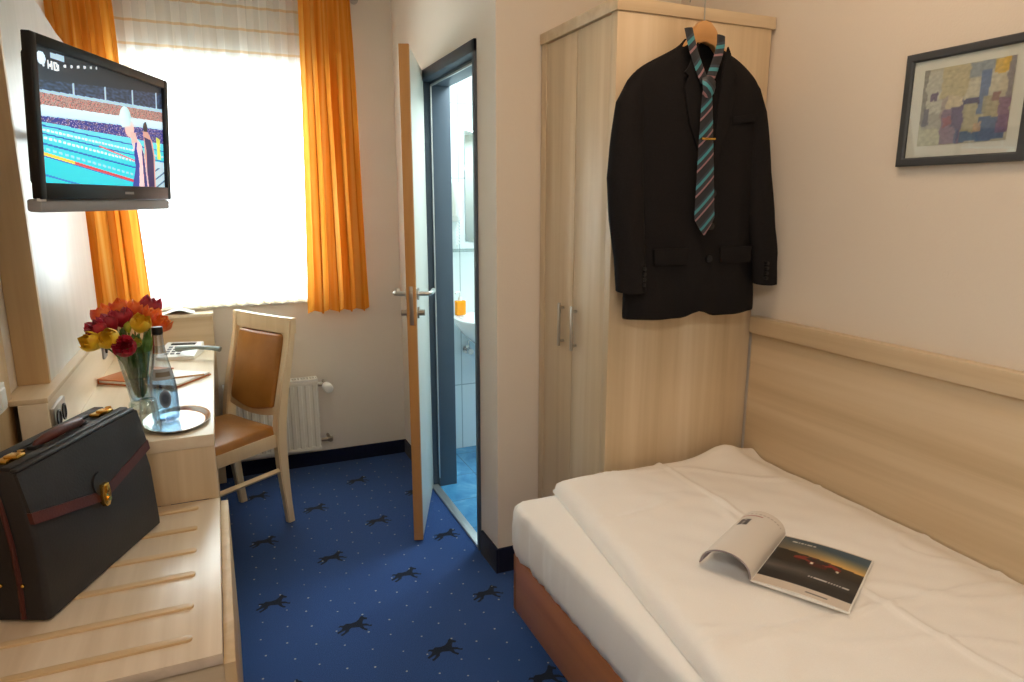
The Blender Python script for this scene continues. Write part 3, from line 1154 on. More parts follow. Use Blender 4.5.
def cover(u, v):                   # u around the roll, v along the spine
    c = (222, 216, 208)
    if .36 < u < .49 and .62 < v < .78:
        c = (70, 68, 72)
        if .40 < u < .45 and math.sin(v * 210) > 0:
            c = (190, 188, 186)
    if .30 < u < .60 and .86 < v < .875:
        c = (170, 90, 80)
    if .10 < u < .9 and .90 < v < .92 and math.sin(u * 120) > -.3:
        c = (178, 168, 160)
    return c


painted('rolled_cover', 60, 60, lambda u, v: roll(v, .985 * (1 - u) + .002, .0012), cover, attr_mat('printed_cover', rough=.4), mg, False)

# ------------------------------------------------------------------ left side: desk with raised ledge, luggage rack, wall panels
DX = -.061
dk = thing('desk', 'built-in light wood desk with a raised ledge along the left wall', 'desk', (-.33, 3.0, 0))
mb = MB(); mb.box((-.49, 2.247, .712), (DX, 3.672, .752), .002); mb.build('desk_top', MW_top, dk)
mb = MB(); mb.box((-.562, 2.247, .535), (-.49, 3.765, .905), .0015); mb.build('backsplash', MW_top, dk)
mb = MB(); mb.box((-.598, 2.247, .905), (-.487, 3.765, .921), .002); mb.build('ledge', MW_y, dk)
mb = MB(); mb.box((-.49, 3.672, .535), (-.055, 3.765, .908), .0015); mb.build('raised_end', MW_x, dk)
mb = MB(); mb.box((-.487, 3.664, .908), (-.050, 3.765, .924), .002); mb.build('end_ledge', MW_top, dk)
mb = MB(); mb.box((-.49, 2.250, .535), (DX - .002, 2.284, .712), .001); mb.build('end_panel', MW_v, dk)
mb = MB(); mb.box((-.50, 3.70, 0), (-.06, 3.735, .72), .001); mb.build('side_panel', MW_v, dk)
mb = MB(); mb.box((-.56, 2.284, .0), (-.545, 3.70, .60), .001); mb.build('back_panel', MW_y, dk)
mb = MB(); mb.box((DX - .03, 2.30, .645), (DX - .012, 3.70, .712), .001); mb.build('front_rail', MW_y, dk)

rk = thing('luggage_rack', 'low light wood luggage bench with raised slats in the left foreground', 'luggage rack', (-.33, 1.85, 0))
mb = MB(); mb.box((-.598, 1.409, .510), (-.062, 2.247, .5355), .0015); mb.build('rack_top', MW_rack, rk)
for k, y in enumerate((1.487, 1.620, 1.772, 1.903, 2.042, 2.184)):
    mb = MB()
    r = .0105
    pts = [(-.585, y - r), ] + [(-.126 + r * math.cos(a) - r + .004, y + r * math.sin(a)) for a in [R(-90 + 18 * q) for q in range(11)]] + [(-.585, y + r)]
    mb.prism(pts, 'Z', .5345, .5415, 0, .0015)
    mb.build('slat', MW_slat, rk)
mb = MB(); mb.box((-.062, 1.415, 0), (-.038, 2.29, .505), .0015); mb.build('side_panel', MW_post, rk)
mb = MB(); mb.box((-.598, 1.420, .36), (-.062, 1.438, .510), .001); mb.build('front_apron', MW_x, rk)
mb = MB(); mb.box((-.598, 1.62, 0), (-.062, 1.638, .36), .001); mb.build('recessed_front', MW_post, rk)
mb = MB(); mb.box((-.598, 1.420, 0), (-.574, 2.245, .510), .001); mb.build('inner_side', MW_v, rk)

wp = thing('wall_panel', 'boxed wall panel with a white front and wooden end standing on the desk ledge', 'wall panel', (-.557, 2.95, .921))
mb = MB(); mb.box((-.599, 2.431, .9215), (-.515, 2.452, 2.62), .001); mb.build('end_board', MW_post, wp)
mb = MB(); mb.prism([(2.452, .9215), (3.462, .9215), (3.462, 2.115), (3.30, 2.122), (2.62, 2.21), (2.452, 2.24)], 'X', -.599, -.516, 0, .001); mb.build('white_front', M_panel, wp)

wb = MB(); wb.box((-.5995, 1.41, .5355), (-.581, 2.285, 1.95), .001)
o = wb.build('wall_board', MW_post, None, origin=(-.59, 1.87, .536))
tag(o, 'wooden board fixed flat to the left wall behind the briefcase', 'wall board')
sw = thing('light_switch', 'small white switch plate on the wooden wall board at the left edge', 'switch', (-.581, 2.165, .955))
mb = MB(); mb.box((-.5808, 2.13, .915), (-.572, 2.205, .99), .002); mb.build('switch_plate', M_plastic, sw)
mb = MB(); mb.box((-.573, 2.145, .928), (-.567, 2.190, .977), .002); mb.build('rocker', M_plastic, sw)

sk = thing('double_socket', 'silver framed double power socket on the ledge front behind the briefcase', 'socket', (-.49, 2.335, .845))
mb = MB(); mb.box((-.4898, 2.262, .802), (-.478, 2.412, .884), .003); mb.build('socket_frame', M_steel, sk)
for y in (2.301, 2.373):
    mb = MB()
    mb.lathe([(.026, 0), (.026, .004), (.021, .004), (.019, -.004), (0.002, -.005)], (0, 0, 0), 24)
    mb.xf(Matrix.Translation((-.4775, y, .843)) @ Matrix.Rotation(R(90), 4, 'Y'))
    mb.build('socket_insert', M_black, sk)
sk = thing('wall_socket', 'small grey outlet on the ledge front behind the tulips', 'socket', (-.49, 3.29, .85))
mb = MB(); mb.box((-.4898, 3.25, .815), (-.480, 3.33, .890), .003); mb.build('outlet_plate', M_tvgrey, sk)
mb = MB(); mb.cyl((-.481, 3.29, .852), (-.474, 3.29, .852), .018, 20); mb.build('outlet_face', M_blackm, sk)

# ------------------------------------------------------------------ television
tv = thing('television', 'flat television showing a swimming competition on a wall arm at upper left', 'television', (-.358, 1.80, 1.482), math.atan2(.933, .361))
tv.rotation_euler.x = R(3.8)                           # tipped a little towards the bed
TW, TH = .628, .348
mb = MB()
b_ = .022
mb.box((0, -.012, 0), (b_, .008, TH), .003)
mb.box((TW - .026, -.012, 0), (TW, .008, TH), .003)
mb.box((b_ - .004, -.012, TH - .024), (TW - .022, .008, TH), .003)
mb.box((b_ - .004, -.012, 0), (TW - .022, .008, .036), .003)
mb.build('bezel', M_black, tv, False)
mb = MB()
mb.box((.016, .006, .012), (TW - .016, .018, TH - .012), .004)
mb.box((.05, .014, .03), (TW - .05, .045, TH - .03), .008)
mb.prism([(.08, .045), (TW - .08, .045), (TW - .15, .085), (.15, .085)], 'Z', .05, TH - .06, 0, .006)
mb.build('back_shell', M_blackm, tv, False)
mb = MB(); mb.box((.012, -.004, -.030), (TW + .004, .030, -.001), .006); mb.build('speaker_bar', M_tvgrey, tv, False)
mb = MB(); mb.box((.000, -.008, -.005), (.024, -.001, .002), .001); mb.build('corner_mark', M_plastic, tv, False)
# maker's mark in tiny pale letters (too small to read)
mb = MB()
for k in range(7):
    x = TW * .56 + k * .0068
    mb.box((x, -.0135, .014), (x + .0042, -.0118, .0205))
mb.build('maker_mark', M_tvgrey, tv, False)
SW0, SW1, SH0, SH1 = b_ - .002, TW - .024, .034, TH - .022


def ell(u, v, cu, cv, a, b):
    return ((u - cu) / a) ** 2 + ((v - cv) / b) ** 2 < 1


def screen(u, v):
    t = 1 - v
    nz = mnoise.noise(Vector((u * 150, v * 110, 3.0)))
    n2 = mnoise.noise(Vector((u * 40, v * 60, 8.0)))
    roof, win, crowd, band, strip, pool = .25 - .19 * u, .315 - .10 * u, .335 - .09 * u, .425 - .085 * u, .505 - .09 * u, .548 + .01 * u
    if t < roof:                                        # dark hall roof with a row of lamps
        c = mixc((14, 18, 26), (40, 48, 60), t / .25)
        if abs(t - (.150 - .30 * u)) < .010 and .05 < u < .42 and (u * 22) % 1 < .34:
            c = (225, 235, 245)
        if abs(t - (.045 - .02 * u)) < .020 and .10 < u < .19:
            c = (160, 190, 212)
    elif t < win:                                       # glazed gallery
        c = mixc((54, 74, 106), (32, 40, 56), .5 + 1.2 * n2)
        if (u * 4.3) % 1 < .06: c = (160, 186, 208)
    elif t < crowd:
        c = (156, 194, 216)
    elif t < band:                                      # spectators
        c = mixc((120, 92, 90), (204, 172, 160), .5 + .9 * nz)
        if nz > .28: c = (66, 48, 56)
        if nz < -.36: c = (196, 84, 80)
    elif t < strip:
        c = mixc((206, 232, 244), (176, 212, 232), (t - band) / .09)
    elif t < pool:
        c = (36, 44, 132)
        if n2 > .15: c = (86, 70, 110)
        if nz > .34: c = (190, 170, 190)
    else:
        c = mixc((96, 206, 226), (22, 196, 214), (t - .55) / .30)
        # lane ropes running away to the right
        for t0, sl, w_, cc, dash in ((.570, .06, .006, (40, 90, 160), 0), (.600, .09, .007, (232, 244, 250), 40), (.628, .11, .006, (30, 92, 160), 0), (.655, .15, .008, (226, 240, 246), 34),
                                     (.700, .17, .008, (28, 104, 168), 0), (.735, .22, .009, (150, 220, 234), 26), (.790, .24, .007, (24, 110, 170), 0), (.930, .28, .008, (30, 120, 176), 0)):
            if abs(t - (t0 + sl * u)) < w_ and (not dash or (u * dash) % 1 < .62):
                c = cc
        q = t - (.772 + .25 * u)
        if abs(q) < .012:
            c = (236, 200, 60) if u < .22 else (200, 56, 64)
        if abs(t - (.665 + .30 * (u - .40))) < .007 and u > .40: c = (200, 90, 96)
    # logo disc and lettering at the top left corner
    if ell(u, t, .045, .085, .026, .046): c = (206, 226, 240)
    lu, lt = u - .082, t - .088
    if 0 <= lu < .070 and 0 <= lt < .060:
        a, b2 = lu / .070, lt / .060
        H = a < .40 and (a < .11 or a > .29 or .4 < b2 < .6)
        D = a > .52 and (a < .64 or ((a > .80 and .15 < b2 < .85) or (b2 < .18 and a < .86) or (b2 > .82 and a < .86)))
        if H or D: c = (228, 238, 246)
    # second swimmer behind
    if ell(u, t, .815, .43, .022, .050): c = (40, 32, 36)
    if ell(u, t, .818, .395, .012, .022): c = (40, 32, 36)
    if inpoly(u, t, [(.79, .47), (.84, .47), (.885, .56), (.905, .72), (.90, 1.0), (.80, 1.0), (.80, .60)]): c = (196, 150, 136)
    if inpoly(u, t, [(.80, .52), (.865, .54), (.89, .70), (.89, 1.0), (.82, 1.0), (.82, .66)]): c = (48, 36, 84)
    # official in a bright vest, white chair
    if inpoly(u, t, [(.925, .50), (.96, .52), (.965, .72), (.93, .72)]): c = (214, 216, 80)
    if u > .90 and t > .74: c = (176, 206, 222)
    if u > .90 and t > .80 and (t * 12 + u * 9) % 1 < .25: c = (80, 100, 120)
    # near swimmer
    u2 = u + .030
    if inpoly(u2, t, [(.70, .54), (.745, .53), (.80, .60), (.835, .72), (.86, 1.0), (.735, 1.0), (.75, .84), (.735, .70)]): c = mixc((236, 212, 214), (206, 176, 180), (u2 - .74) / .1)
    if inpoly(u2, t, [(.742, .58), (.765, .565), (.755, .64), (.775, .78), (.765, 1.0), (.70, 1.0), (.735, .82), (.728, .68)]): c = (44, 60, 150)
    if inpoly(u2, t, [(.80, .62), (.82, .68), (.845, 1.0), (.815, 1.0)]): c = (40, 44, 110)
    if ell(u2, t, .694, .465, .042, .080): c = (220, 184, 178)
    if inpoly(u2, t, [(.70, .50), (.75, .50), (.765, .58), (.71, .60)]): c = (210, 174, 168)
    if ell(u2, t, .662, .385, .050, .105) and t < .46 + .35 * (.66 - u2): c = mixc((206, 236, 238), (160, 204, 212), (u2 - .64) / .09)
    return c


painted('screen', 300, 180, lambda u, v: (SW0 + u * (SW1 - SW0), -.0035, SH0 + v * (SH1 - SH0)), screen, attr_mat('lit_screen', 1.0, .3), tv, False)
mb = MB()
mb.tube([(.31, .08, .17), (.34, .15, .17), (.60, .36, .17), (.935, .50, .17)], .016, 10)
mb.box((.25, .078, .11), (.37, .092, .23), .003)
mb.build('wall_arm', M_blackm, tv, False)
mb = MB(); mb.box((-.5148, 2.79, 1.58), (-.500, 2.92, 1.74), .003); mb.build('wall_bracket', M_blackm, tv)

# ------------------------------------------------------------------ briefcase
U = Vector((.4145, .910, 0))
bc = thing('briefcase', 'black leather pilot case with burgundy trim and brass locks on the slatted bench', 'briefcase', (-.322, 1.900, .5418), math.atan2(.910, .4145))
# local x along the front, y to the back, z up; front at y=0
LB, LT, HB, DB_, DT = .484, .456, .354, .200, .118
FT = .036                                            # how far the top of the front leans back
mb = MB()
rings = []
for f in (0, .04, .5, .90, .97, 1.0):
    z = HB * f
    hl = (LB + (LT - LB) * f) / 2 - (.006 if f == 1 else 0)
    yf = FT * f ** 1.3 + (.006 if f == 1.0 else 0)
    yb = DB_ + (FT + DT - DB_) * f - (.006 if f == 1.0 else 0)
    r = .012
    c = []
    for cx, cy, a0 in ((hl - r, yb - r, 0), (-hl + r, yb - r, 90), (-hl + r, yf + r, 180), (hl - r, yf + r, 270)):
        for k in range(5):
            a = R(a0 + 22.5 * k)
            bul = .010 * math.sin(PI * f) if a0 in (180, 270) else 0
            c.append((cx + r * math.cos(a), cy + r * math.sin(a) - bul * (a0 in (180, 270)), z))
    rings.append(c)
mb.loft(rings)
mb.build('case_body', M_lea_black, bc, False, sharp=50)
yfz = lambda z: FT * (z / HB) ** 1.3 - .010 * math.sin(PI * z / HB)
hlz = lambda z: (LB + (LT - LB) * z / HB) / 2


def on_front(pts, th, n=10):
    """outline (x,z) laid on the leaning front as a slab following its slope"""
    A, B = [], []
    for x, z in pts:
        A.append((x, yfz(z) - th, z)); B.append((x, yfz(z) + .004, z))
    return A, B


def front_slab(mb_, pts, th, mi=0):
    # grid along x for a smooth strip: pts given as list of (x, zlow, zhigh)
    R_ = []
    for x, zl, zh in pts:
        zs = [zl + (zh - zl) * k / 6 for k in range(7)]
        R_.append([(x, yfz(z) - th, z) for z in zs] + [(x, yfz(z) + .003, z) for z in zs[::-1]])
    mb_.loft(R_, mi=mi)


def vline(x):                                          # lower edge of the front flap
    u = x / (LB / 2)
    return .243 - .052 * (1 - min(1, abs(u))) ** 1.0


xs = [(-1 + 2 * k / 30) for k in range(31)]
mb = MB(); front_slab(mb, [(x * hlz(.25) * 1.006, vline(x * LB / 2) + .006, HB - .004) for x in xs], .005)
mb.box((-LT / 2, FT - .004, HB - .006), (LT / 2, FT + .014, HB + .004), .004)
mb.build('front_flap', M_lea_black, bc, False, sharp=50)
mb = MB(); front_slab(mb, [(x * hlz(.24) * 1.012, vline(x * LB / 2) - .010, vline(x * LB / 2) + .016) for x in xs], .0075)
mb.build('flap_trim', M_lea_burg, bc, False, sharp=50)
mb = MB()
cz = .197
pts = [(.030 * math.cos(a), cz + .030 + .030 * math.sin(a)) for a in [2 * PI * k / 24 for k in range(24)]]
A = [mb.bm.verts.new((x, yfz(z) - .010, z)) for x, z in pts]; B = [mb.bm.verts.new((x, yfz(z), z)) for x, z in pts]
mb.bm.faces.new(A); mb.bm.faces.new(B[::-1])
for k in range(24): mb.bm.faces.new([A[k], B[k], B[(k + 1) % 24], A[(k + 1) % 24]])
bmesh.ops.recalc_face_normals(mb.bm, faces=mb.bm.faces)
mb.build('clasp_tab', M_lea_black, bc, False)
mb = MB()
y_ = yfz(cz) - .010
mb.prism([(-.010, cz + .030), (.010, cz + .030), (.016, cz + .004), (.014, cz - .018), (.006, cz - .030), (-.006, cz - .030), (-.014, cz - .018), (-.016, cz + .004)], 'Y', y_ - .008, y_ + .006, 0, .002)
mb.cyl((0, y_ - .008, cz - .010), (0, y_ - .014, cz - .010), .006, 14)
mb.box((-.006, y_ - .012, cz + .006), (.006, y_ - .006, cz + .026), .001)
mb.build('clasp', M_brass, bc, False)
for s in (-1, 1):                                       # burgundy gusset piping at the ends
    mb = MB()
    mb.tube([(s * (hlz(z) + .001), yfz(z) + .058, z) for z in (.004, .09, .18, .27, HB - .004)], .006, 8)
    mb.build('gusset_trim', M_lea_burg, bc, False)
    for y in (.05, .10):
        mb = MB()
        mb.ball((s * (LB / 2 - .001), y, .085), .0045, u=10, v=6)
        mb.build('rivet', M_brass, bc, False)
yt = FT + DT / 2
for y0_, y1_ in ((FT + .012, yt - .022), (yt + .022, FT + DT - .008)):  # two hinged frame rails along the top
    mb = MB(); mb.box((-LT / 2 + .004, y0_, HB - .004), (LT / 2 - .004, y1_, HB + .008), .004); mb.build('top_rail', M_lea_black, bc, False)
mb = MB()
mb.tube([(-.085, yt, HB + .004), (-.080, yt - .004, HB + .012), (-.060, yt - .012, HB + .018), (0, yt - .016, HB + .021), (.060, yt - .012, HB + .018), (.080, yt - .004, HB + .012), (.085, yt, HB + .004)], [.007, .009, .012, .013, .012, .009, .007], 12, flat=1.0)
mb.build('handle', M_lea_burg, bc, False, sharp=60)
for s in (-1, 1):
    mb = MB(); mb.box((s * .085 - .012, yt - .012, HB - .002), (s * .085 + .012, yt + .012, HB + .009), .003); mb.build('handle_mount', M_lea_black, bc, False)
    mb = MB()
    mb.box((s * .168 - .026, yt - .014, HB + .001), (s * .168 + .026, yt + .014, HB + .011), .003)
    mb.box((s * .168 - .012, yt - .030, HB + .008), (s * .168 + .016, yt + .004, HB + .017), .003)
    mb.cyl((s * .168 + .034, yt - .004, HB + .002), (s * .168 + .034, yt - .004, HB + .014), .008, 14)
    mb.build('lock', M_brass, bc, False)

# ------------------------------------------------------------------ tray, bottle, tumbler
TRZ = .752
tc_ = (-.172, 2.425, TRZ)
mb = MB()
mb.lathe([(.001, .0012), (.55, .0012), (.80, .0014), (.86, .004), (.93, .012), (1.0, .014), (1.0, .011), (.94, .0085), (.87, .001), (.80, 0), (.001, 0)], tc_, 56, sx=.103, sy=.150, cap=False)
o = mb.build('serving_tray', M_silver, None, sharp=60, origin=tc_)
tag(o, 'oval silver tray under the water bottle on the desk', 'tray')

bt_ = thing('water_bottle', 'clear blue-tinted mineral water bottle with a dark cap on the silver tray', 'bottle', (-.205, 2.440, TRZ + .0016))
outer = [(.030, 0.001), (.040, .004), (.0425, .014), (.043, .04), (.0425, .08), (.041, .115), (.037, .145), (.031, .175), (.0245, .205), (.0195, .235), (.0165, .262), (.0150, .285), (.0150, .300), (.0142, .300)]
mb = MB(); mb.lathe([(.0005, .010)] + [(.026, .006)] + outer, (0, 0, 0), 36, cap=False); mb.build('glass_body', M_bottle, bt_, False, sharp=80)
mb = MB(); mb.lathe([(.001, .012), (.037, .012), (.0395, .02), (.040, .08), (.0385, .115), (.035, .143), (.030, .170), (.001, .1705)], (0, 0, 0), 32, cap=False); mb.build('water', M_water, bt_, False, sharp=80)
mb = MB(); mb.lathe([(.0002, .322), (.0155, .322), (.0168, .319), (.0168, .300), (.0155, .298)], (0, 0, 0), 28); mb.build('cap', M_black, bt_, False)
mb = MB(); mb.lathe([(.0158, .262), (.0186, .240), (.0205, .236)], (0, 0, 0), 28, cap=False)
mb.lathe([(.0153, .296), (.0156, .284), (.0172, .262)], (0, 0, 0), 28, cap=False)
mb.build('neck_foil', M_silver, bt_, False)
# silver grey shoulder label, and a dark oval painting a reflection on the glass
M_label_reflection = attr_mat('bottle_label_and_reflection', rough=.3)


def lab_pos(z0_, z1_, r0, r1, a0, a1):
    def f(u, v):
        a = R(a0 + (a1 - a0) * u)
        r_ = r0 + (r1 - r0) * v + .0007
        return (r_ * math.cos(a), r_ * math.sin(a), z0_ + (z1_ - z0_) * v)
    return f


def oval_pos(u, v):
    a = 2 * PI * u
    aa, z = R(-82) + .42 * v * math.cos(a), .088 + .030 * v * math.sin(a)
    r_ = .0432 - max(0, z - .06) * .028 + .0008
    return (r_ * math.cos(aa), r_ * math.sin(aa), z)


painted('oval_reflection', 36, 8, oval_pos, lambda u, v: (78, 92, 112) if v < .62 else ((150, 166, 184) if v > .85 else (104, 120, 140)), M_label_reflection, bt_, False)
painted('shoulder_label', 40, 16, lab_pos(.150, .186, .0362, .0285, -140, -20), lambda u, v: (120, 112, 98) if abs(v - .5) < .24 and abs(u - .5) < .34 else (168, 176, 182), M_label_reflection, bt_, False)

tb = MB()
tb.lathe([(.0005, .105), (.020, .105), (.024, .101), (.029, .05), (.031, .0), (.0295, .0), (.0275, .05), (.0225, .096), (.0005, .098)], (-.245, 2.352, TRZ + .004), 28, cap=False)
o = tb.build('drinking_glass', M_glass, None, sharp=60, origin=(-.245, 2.352, TRZ + .004))
tag(o, 'upturned drinking glass beside the water bottle on the silver tray', 'glass')

# ------------------------------------------------------------------ vase of tulips
vc = Vector((-.290, 2.590, .7525))
va = thing('glass_vase', 'clear glass vase holding the tulips on the desk', 'vase', vc)
mb = MB()
mb.lathe([(.0005, .006), (.038, .001), (.042, .004), (.042, .012), (.034, .022), (.031, .036), (.034, .055), (.042, .110), (.052, .170), (.060, .222), (.0575, .222), (.0495, .170), (.0395, .110), (.031, .060), (.027, .044), (.0005, .040)], (0, 0, 0), 40, cap=False)
mb.build('vase_glass', M_glass, va, False, sharp=70)
mb = MB(); mb.lathe([(.0005, .046), (.026, .048), (.031, .062), (.038, .110), (.041, .128), (.0005, .129)], (0, 0, 0), 32, cap=False); mb.build('vase_water', M_water, va, False, sharp=70)
mb = MB()
for k in range(14):                                     # crystal facets around the foot
    a = 2 * PI * k / 14
    mb.ball((.034 * math.cos(a), .034 * math.sin(a), .028), .008, (1, 1, 1.5), u=6, v=4)
mb.build('crystal_foot', M_glass, va, False, sharp=10)


def petal_mat(name, c1, c2, c3):
    m = mat(name, rough=.45, **{'Subsurface Weight': .15})
    v = coords(m)
    f = noise_tex(m, v, 28, 3)
    m.node_tree.links.new(ramp(m, f, [(.3, c1), (.5, c2), (.7, c3)]), P(m).inputs['Base Color'])
    return m


PET = {'dr': petal_mat('crimson_petal', srgb(128, 8, 30), srgb(160, 14, 40), srgb(188, 30, 52)),
       'or': petal_mat('orange_petal', srgb(222, 66, 22), srgb(240, 100, 30), srgb(250, 136, 50)),
       'ye': petal_mat('yellow_petal', srgb(238, 176, 20), srgb(246, 200, 40), srgb(250, 216, 80)),
       'bud': petal_mat('green_yellow_petal', srgb(170, 180, 50), srgb(206, 200, 70), srgb(228, 214, 100))}
M_stem = petal_mat('tulip_green', srgb(74, 112, 44), srgb(98, 136, 58), srgb(124, 158, 84))
TUL = [(-0.396, 2.540, 1.089, 'dr', 'big crimson tulip on the left side of the vase, above a yellow one'),
       (-0.364, 2.570, 1.108, 'dr', 'crimson tulip second from the left in the dark red row'),
       (-0.332, 2.600, 1.116, 'dr', 'crimson tulip in the middle of the bouquet just under the orange top row'),
       (-0.345, 2.680, 1.136, 'or', 'orange tulip at the top left of the bouquet'),
       (-0.395, 2.660, 1.120, 'or', 'orange-red tulip leftmost of the back row of the bouquet'),
       (-0.410, 2.510, 1.056, 'ye', 'yellow tulip hanging out lowest at the far left of the vase'),
       (-0.360, 2.490, 1.066, 'ye', 'yellow tulip just left of the low crimson one at the front'),
       (-0.316, 2.590, 1.096, 'bud', 'slim green-yellow tulip bud in the middle of the bouquet'),
       (-0.315, 2.480, 1.037, 'dr', 'crimson tulip lowest at the front over the vase rim'),
       (-0.280, 2.490, 1.050, 'bud', 'pale green-yellow tulip right of the low crimson one'),
       (-0.269, 2.520, 1.103, 'ye', 'large yellow tulip at the right front of the bouquet'),
       (-0.253, 2.700, 1.130, 'dr', 'crimson tulip highest at the right back of the bouquet'),
       (-0.243, 2.630, 1.113, 'or', 'orange tulip at right between the yellow and the highest crimson one'),
       (-0.214, 2.580, 1.090, 'or', 'orange-red tulip furthest right above the bottle cap'),
       (-0.301, 2.690, 1.126, 'or', 'orange tulip in the back row between the yellow and the crimson blooms')]
rnd = random.Random(11)
for (x, y, z, kd, lab_) in TUL:
    head = Vector((x + .010, y, z - .030))
    # stems spread in the vase
    dx, dy = x - vc.x, y - vc.y
    foot = vc + Vector((-dx * .10 + rnd.uniform(-.012, .012), -dy * .10 + rnd.uniform(-.012, .012), .052 + rnd.uniform(0, .01)))
    mid = vc + Vector((dx * .36, dy * .36, .205))
    if (mid - vc).xy.length > .045: mid.xy = vc.xy + (mid - vc).xy.normalized() * .045
    tl = thing('tulip', lab_, 'tulip', foot, 0, 'tulips in the glass vase')
    axis = (head - mid); axis.z *= .75
    axis.normalize()
    base = head - axis * .030
    bez = []
    for k in range(11):
        t_ = k / 10
        ctrl = mid + Vector((0, 0, .02))
        bez.append(foot * (1 - t_) ** 2 + ctrl * 2 * t_ * (1 - t_) + base * t_ ** 2)
    mb = MB(); mb.tube(bez, .0032, 8); mb.build('stem', M_stem, tl)
    mb = MB()
    sc_ = 1.0 if kd == 'bud' else rnd.uniform(1.18, 1.36)
    opn = .55 if kd == 'bud' else (rnd.uniform(.95, 1.15))
    q = axis.to_track_quat('Z', 'Y').to_matrix().to_4x4()
    for layer in range(2 if kd == 'bud' else 3):
        for k in range(3 if kd == 'bud' else 4):
            a0 = 2 * PI * k / (3 if kd == 'bud' else 4) + layer * .8 + rnd.uniform(-.1, .1)
            sr = 1 - .20 * layer
            NJ, NI = 7, 6
            V = []
            for j in range(NJ + 1):
                f = j / NJ
                rad = (.0265 * opn * sr) * math.sin(min(1, f * 1.25 + .12) * PI / 2) ** .8 * (1 - .28 * max(0, f - .6) / .4)
                wid = 1.05 * math.sin(PI * (f * .78 + .16)) ** .8 * (1 if f < .98 else .35)
                hz = .050 * f * (.92 if layer else 1)
                row = []
                for i in range(NI + 1):
                    w_ = (i / NI - .5) * 2
                    a = a0 + w_ * wid * .95
                    frill = (.0045 * math.sin(9 * w_ + k) * f) if kd in ('dr', 'or') else 0
                    row.append(mb.bm.verts.new(((rad + frill) * math.cos(a), (rad + frill) * math.sin(a), hz + frill - .004 * w_ * w_ * f)))
                V.append(row)
            for j in range(NJ):
                for i in range(NI):
                    mb.bm.faces.new([V[j][i], V[j][i + 1], V[j + 1][i + 1], V[j + 1][i]])
    mb.xf(Matrix.Translation(base) @ q @ Matrix.Scale(sc_, 4))
    mb.build('bloom', PET[kd], tl, sharp=80)
    # one or two leaves
    for li in range(2):
        a0 = rnd.uniform(0, 2 * PI) if li else math.atan2(dy - .03, dx)
        out = Vector((math.cos(a0), math.sin(a0), 0))
        p0 = vc + out * .012 + Vector((0, 0, .065))
        p1 = vc + out * .034 + Vector((0, 0, .205))
        lz = rnd.uniform(.255, .305)
        p2 = vc + out * rnd.uniform(.050, .085) + Vector((0, 0, lz))
        side = out.cross(Vector((0, 0, 1)))
        mb = MB()
        V = []
        for j in range(11):
            f = j / 10
            c_ = p0 * (1 - f) ** 2 + p1 * 2 * f * (1 - f) + p2 * f * f
            hw = .021 * math.sin(PI * min(1, .18 + .82 * f)) ** .7 + .0006
            V.append([mb.bm.verts.new(c_ + side * hw * s_ - out * .005 * (1 - s_ * s_)) for s_ in (-1, -.5, 0, .5, 1)])
        for j in range(10):
            for i in range(4):
                mb.bm.faces.new([V[j][i], V[j][i + 1], V[j + 1][i + 1], V[j + 1][i]])
        mb.build('leaf', M_stem, tl, sharp=80)

# ------------------------------------------------------------------ folder, pen, telephone, leaflet
fo = thing('leather_folder', 'cognac leather writing folder lying across the desk behind the vase', 'folder', (-.495, 3.070, .7525), math.atan2(-.205, .29))
mb = MB(); mb.box((0, 0, 0), (.355, .235, .006), .0025); mb.box((0, 0, .0165), (.175, .235, .0225), .0025); mb.box((-.004, 0, .001), (.006, .235, .0215), .003)
mb.build('cover', M_folder, fo, False)
mb = MB(); mb.box((.185, .006, .0065), (.352, .226, .0150), .001); mb.box((.008, .006, .0065), (.176, .226, .0160), .001); mb.build('paper_block', M_paper, fo, False)
mb = MB(); mb.box((.180, -.002, .0004), (.358, .004, .0150), .002); mb.build('front_edge', M_folder_dark, fo, False)
pn = thing('pencil', 'thin orange-brown pencil lying on the open folder', 'pencil', (-.158, 2.985, .7718), R(6))
mb = MB(); mb.tube([(-.06, 0, 0), (.062, 0, 0)], .0036, 6); mb.build('pencil_shaft', MW_edge, pn, False)
mb = MB(); mb.tube([(.062, 0, 0), (.074, 0, 0)], [.0034, .0006], 6); mb.build('pencil_tip', M_paper, pn, False)

ph = thing('telephone', 'white desk telephone with a grey handset lying across its front', 'telephone', (-.205, 3.50, .7525), R(-14))
mb = MB()
mb.prism([(-.09, 0), (.09, 0), (.09, .050), (.03, .042), (-.09, .016)], 'X', -.085, .085, 0, .006)
mb.build('phone_base', M_plastic, ph, False)
mb = MB()
for i in range(4):
    for j in range(3):
        xx, yy = -.045 + j * .026, -.055 + i * .024
        zz = .016 + (yy + .09) / .12 * .026
        mb.box((xx - .009, yy - .007, zz - .004), (xx + .009, yy + .007, zz + .004), .002)
mb.build('keypad', M_tvgrey, ph, False)
mb = MB(); mb.box((-.055, .045, .041), (.055, .075, .049), .002); mb.build('display', M_black, ph, False)
M_teal = mat('grey_green_plastic', srgb(128, 142, 140), .35)
mb = MB()
mb.tube([(.005, -.060, .046), (.035, -.068, .050), (.10, -.080, .055), (.170, -.092, .052), (.205, -.098, .046)], [.018, .016, .0125, .015, .017], 14, flat=.72)
mb.build('handset', M_teal, ph, False, sharp=70)
mb = MB()
cpts = []
for k in range(90):
    t_ = k / 89
    cx_, cy_ = -.06 - .06 * math.sin(PI * t_), -.075 + .10 * t_
    cpts.append((cx_ + .005 * math.cos(k * .9), cy_, .010 + .005 * math.sin(k * .9)))
mb.tube(cpts, .0018, 6)
mb.build('coiled_cord', M_plastic, ph, False)

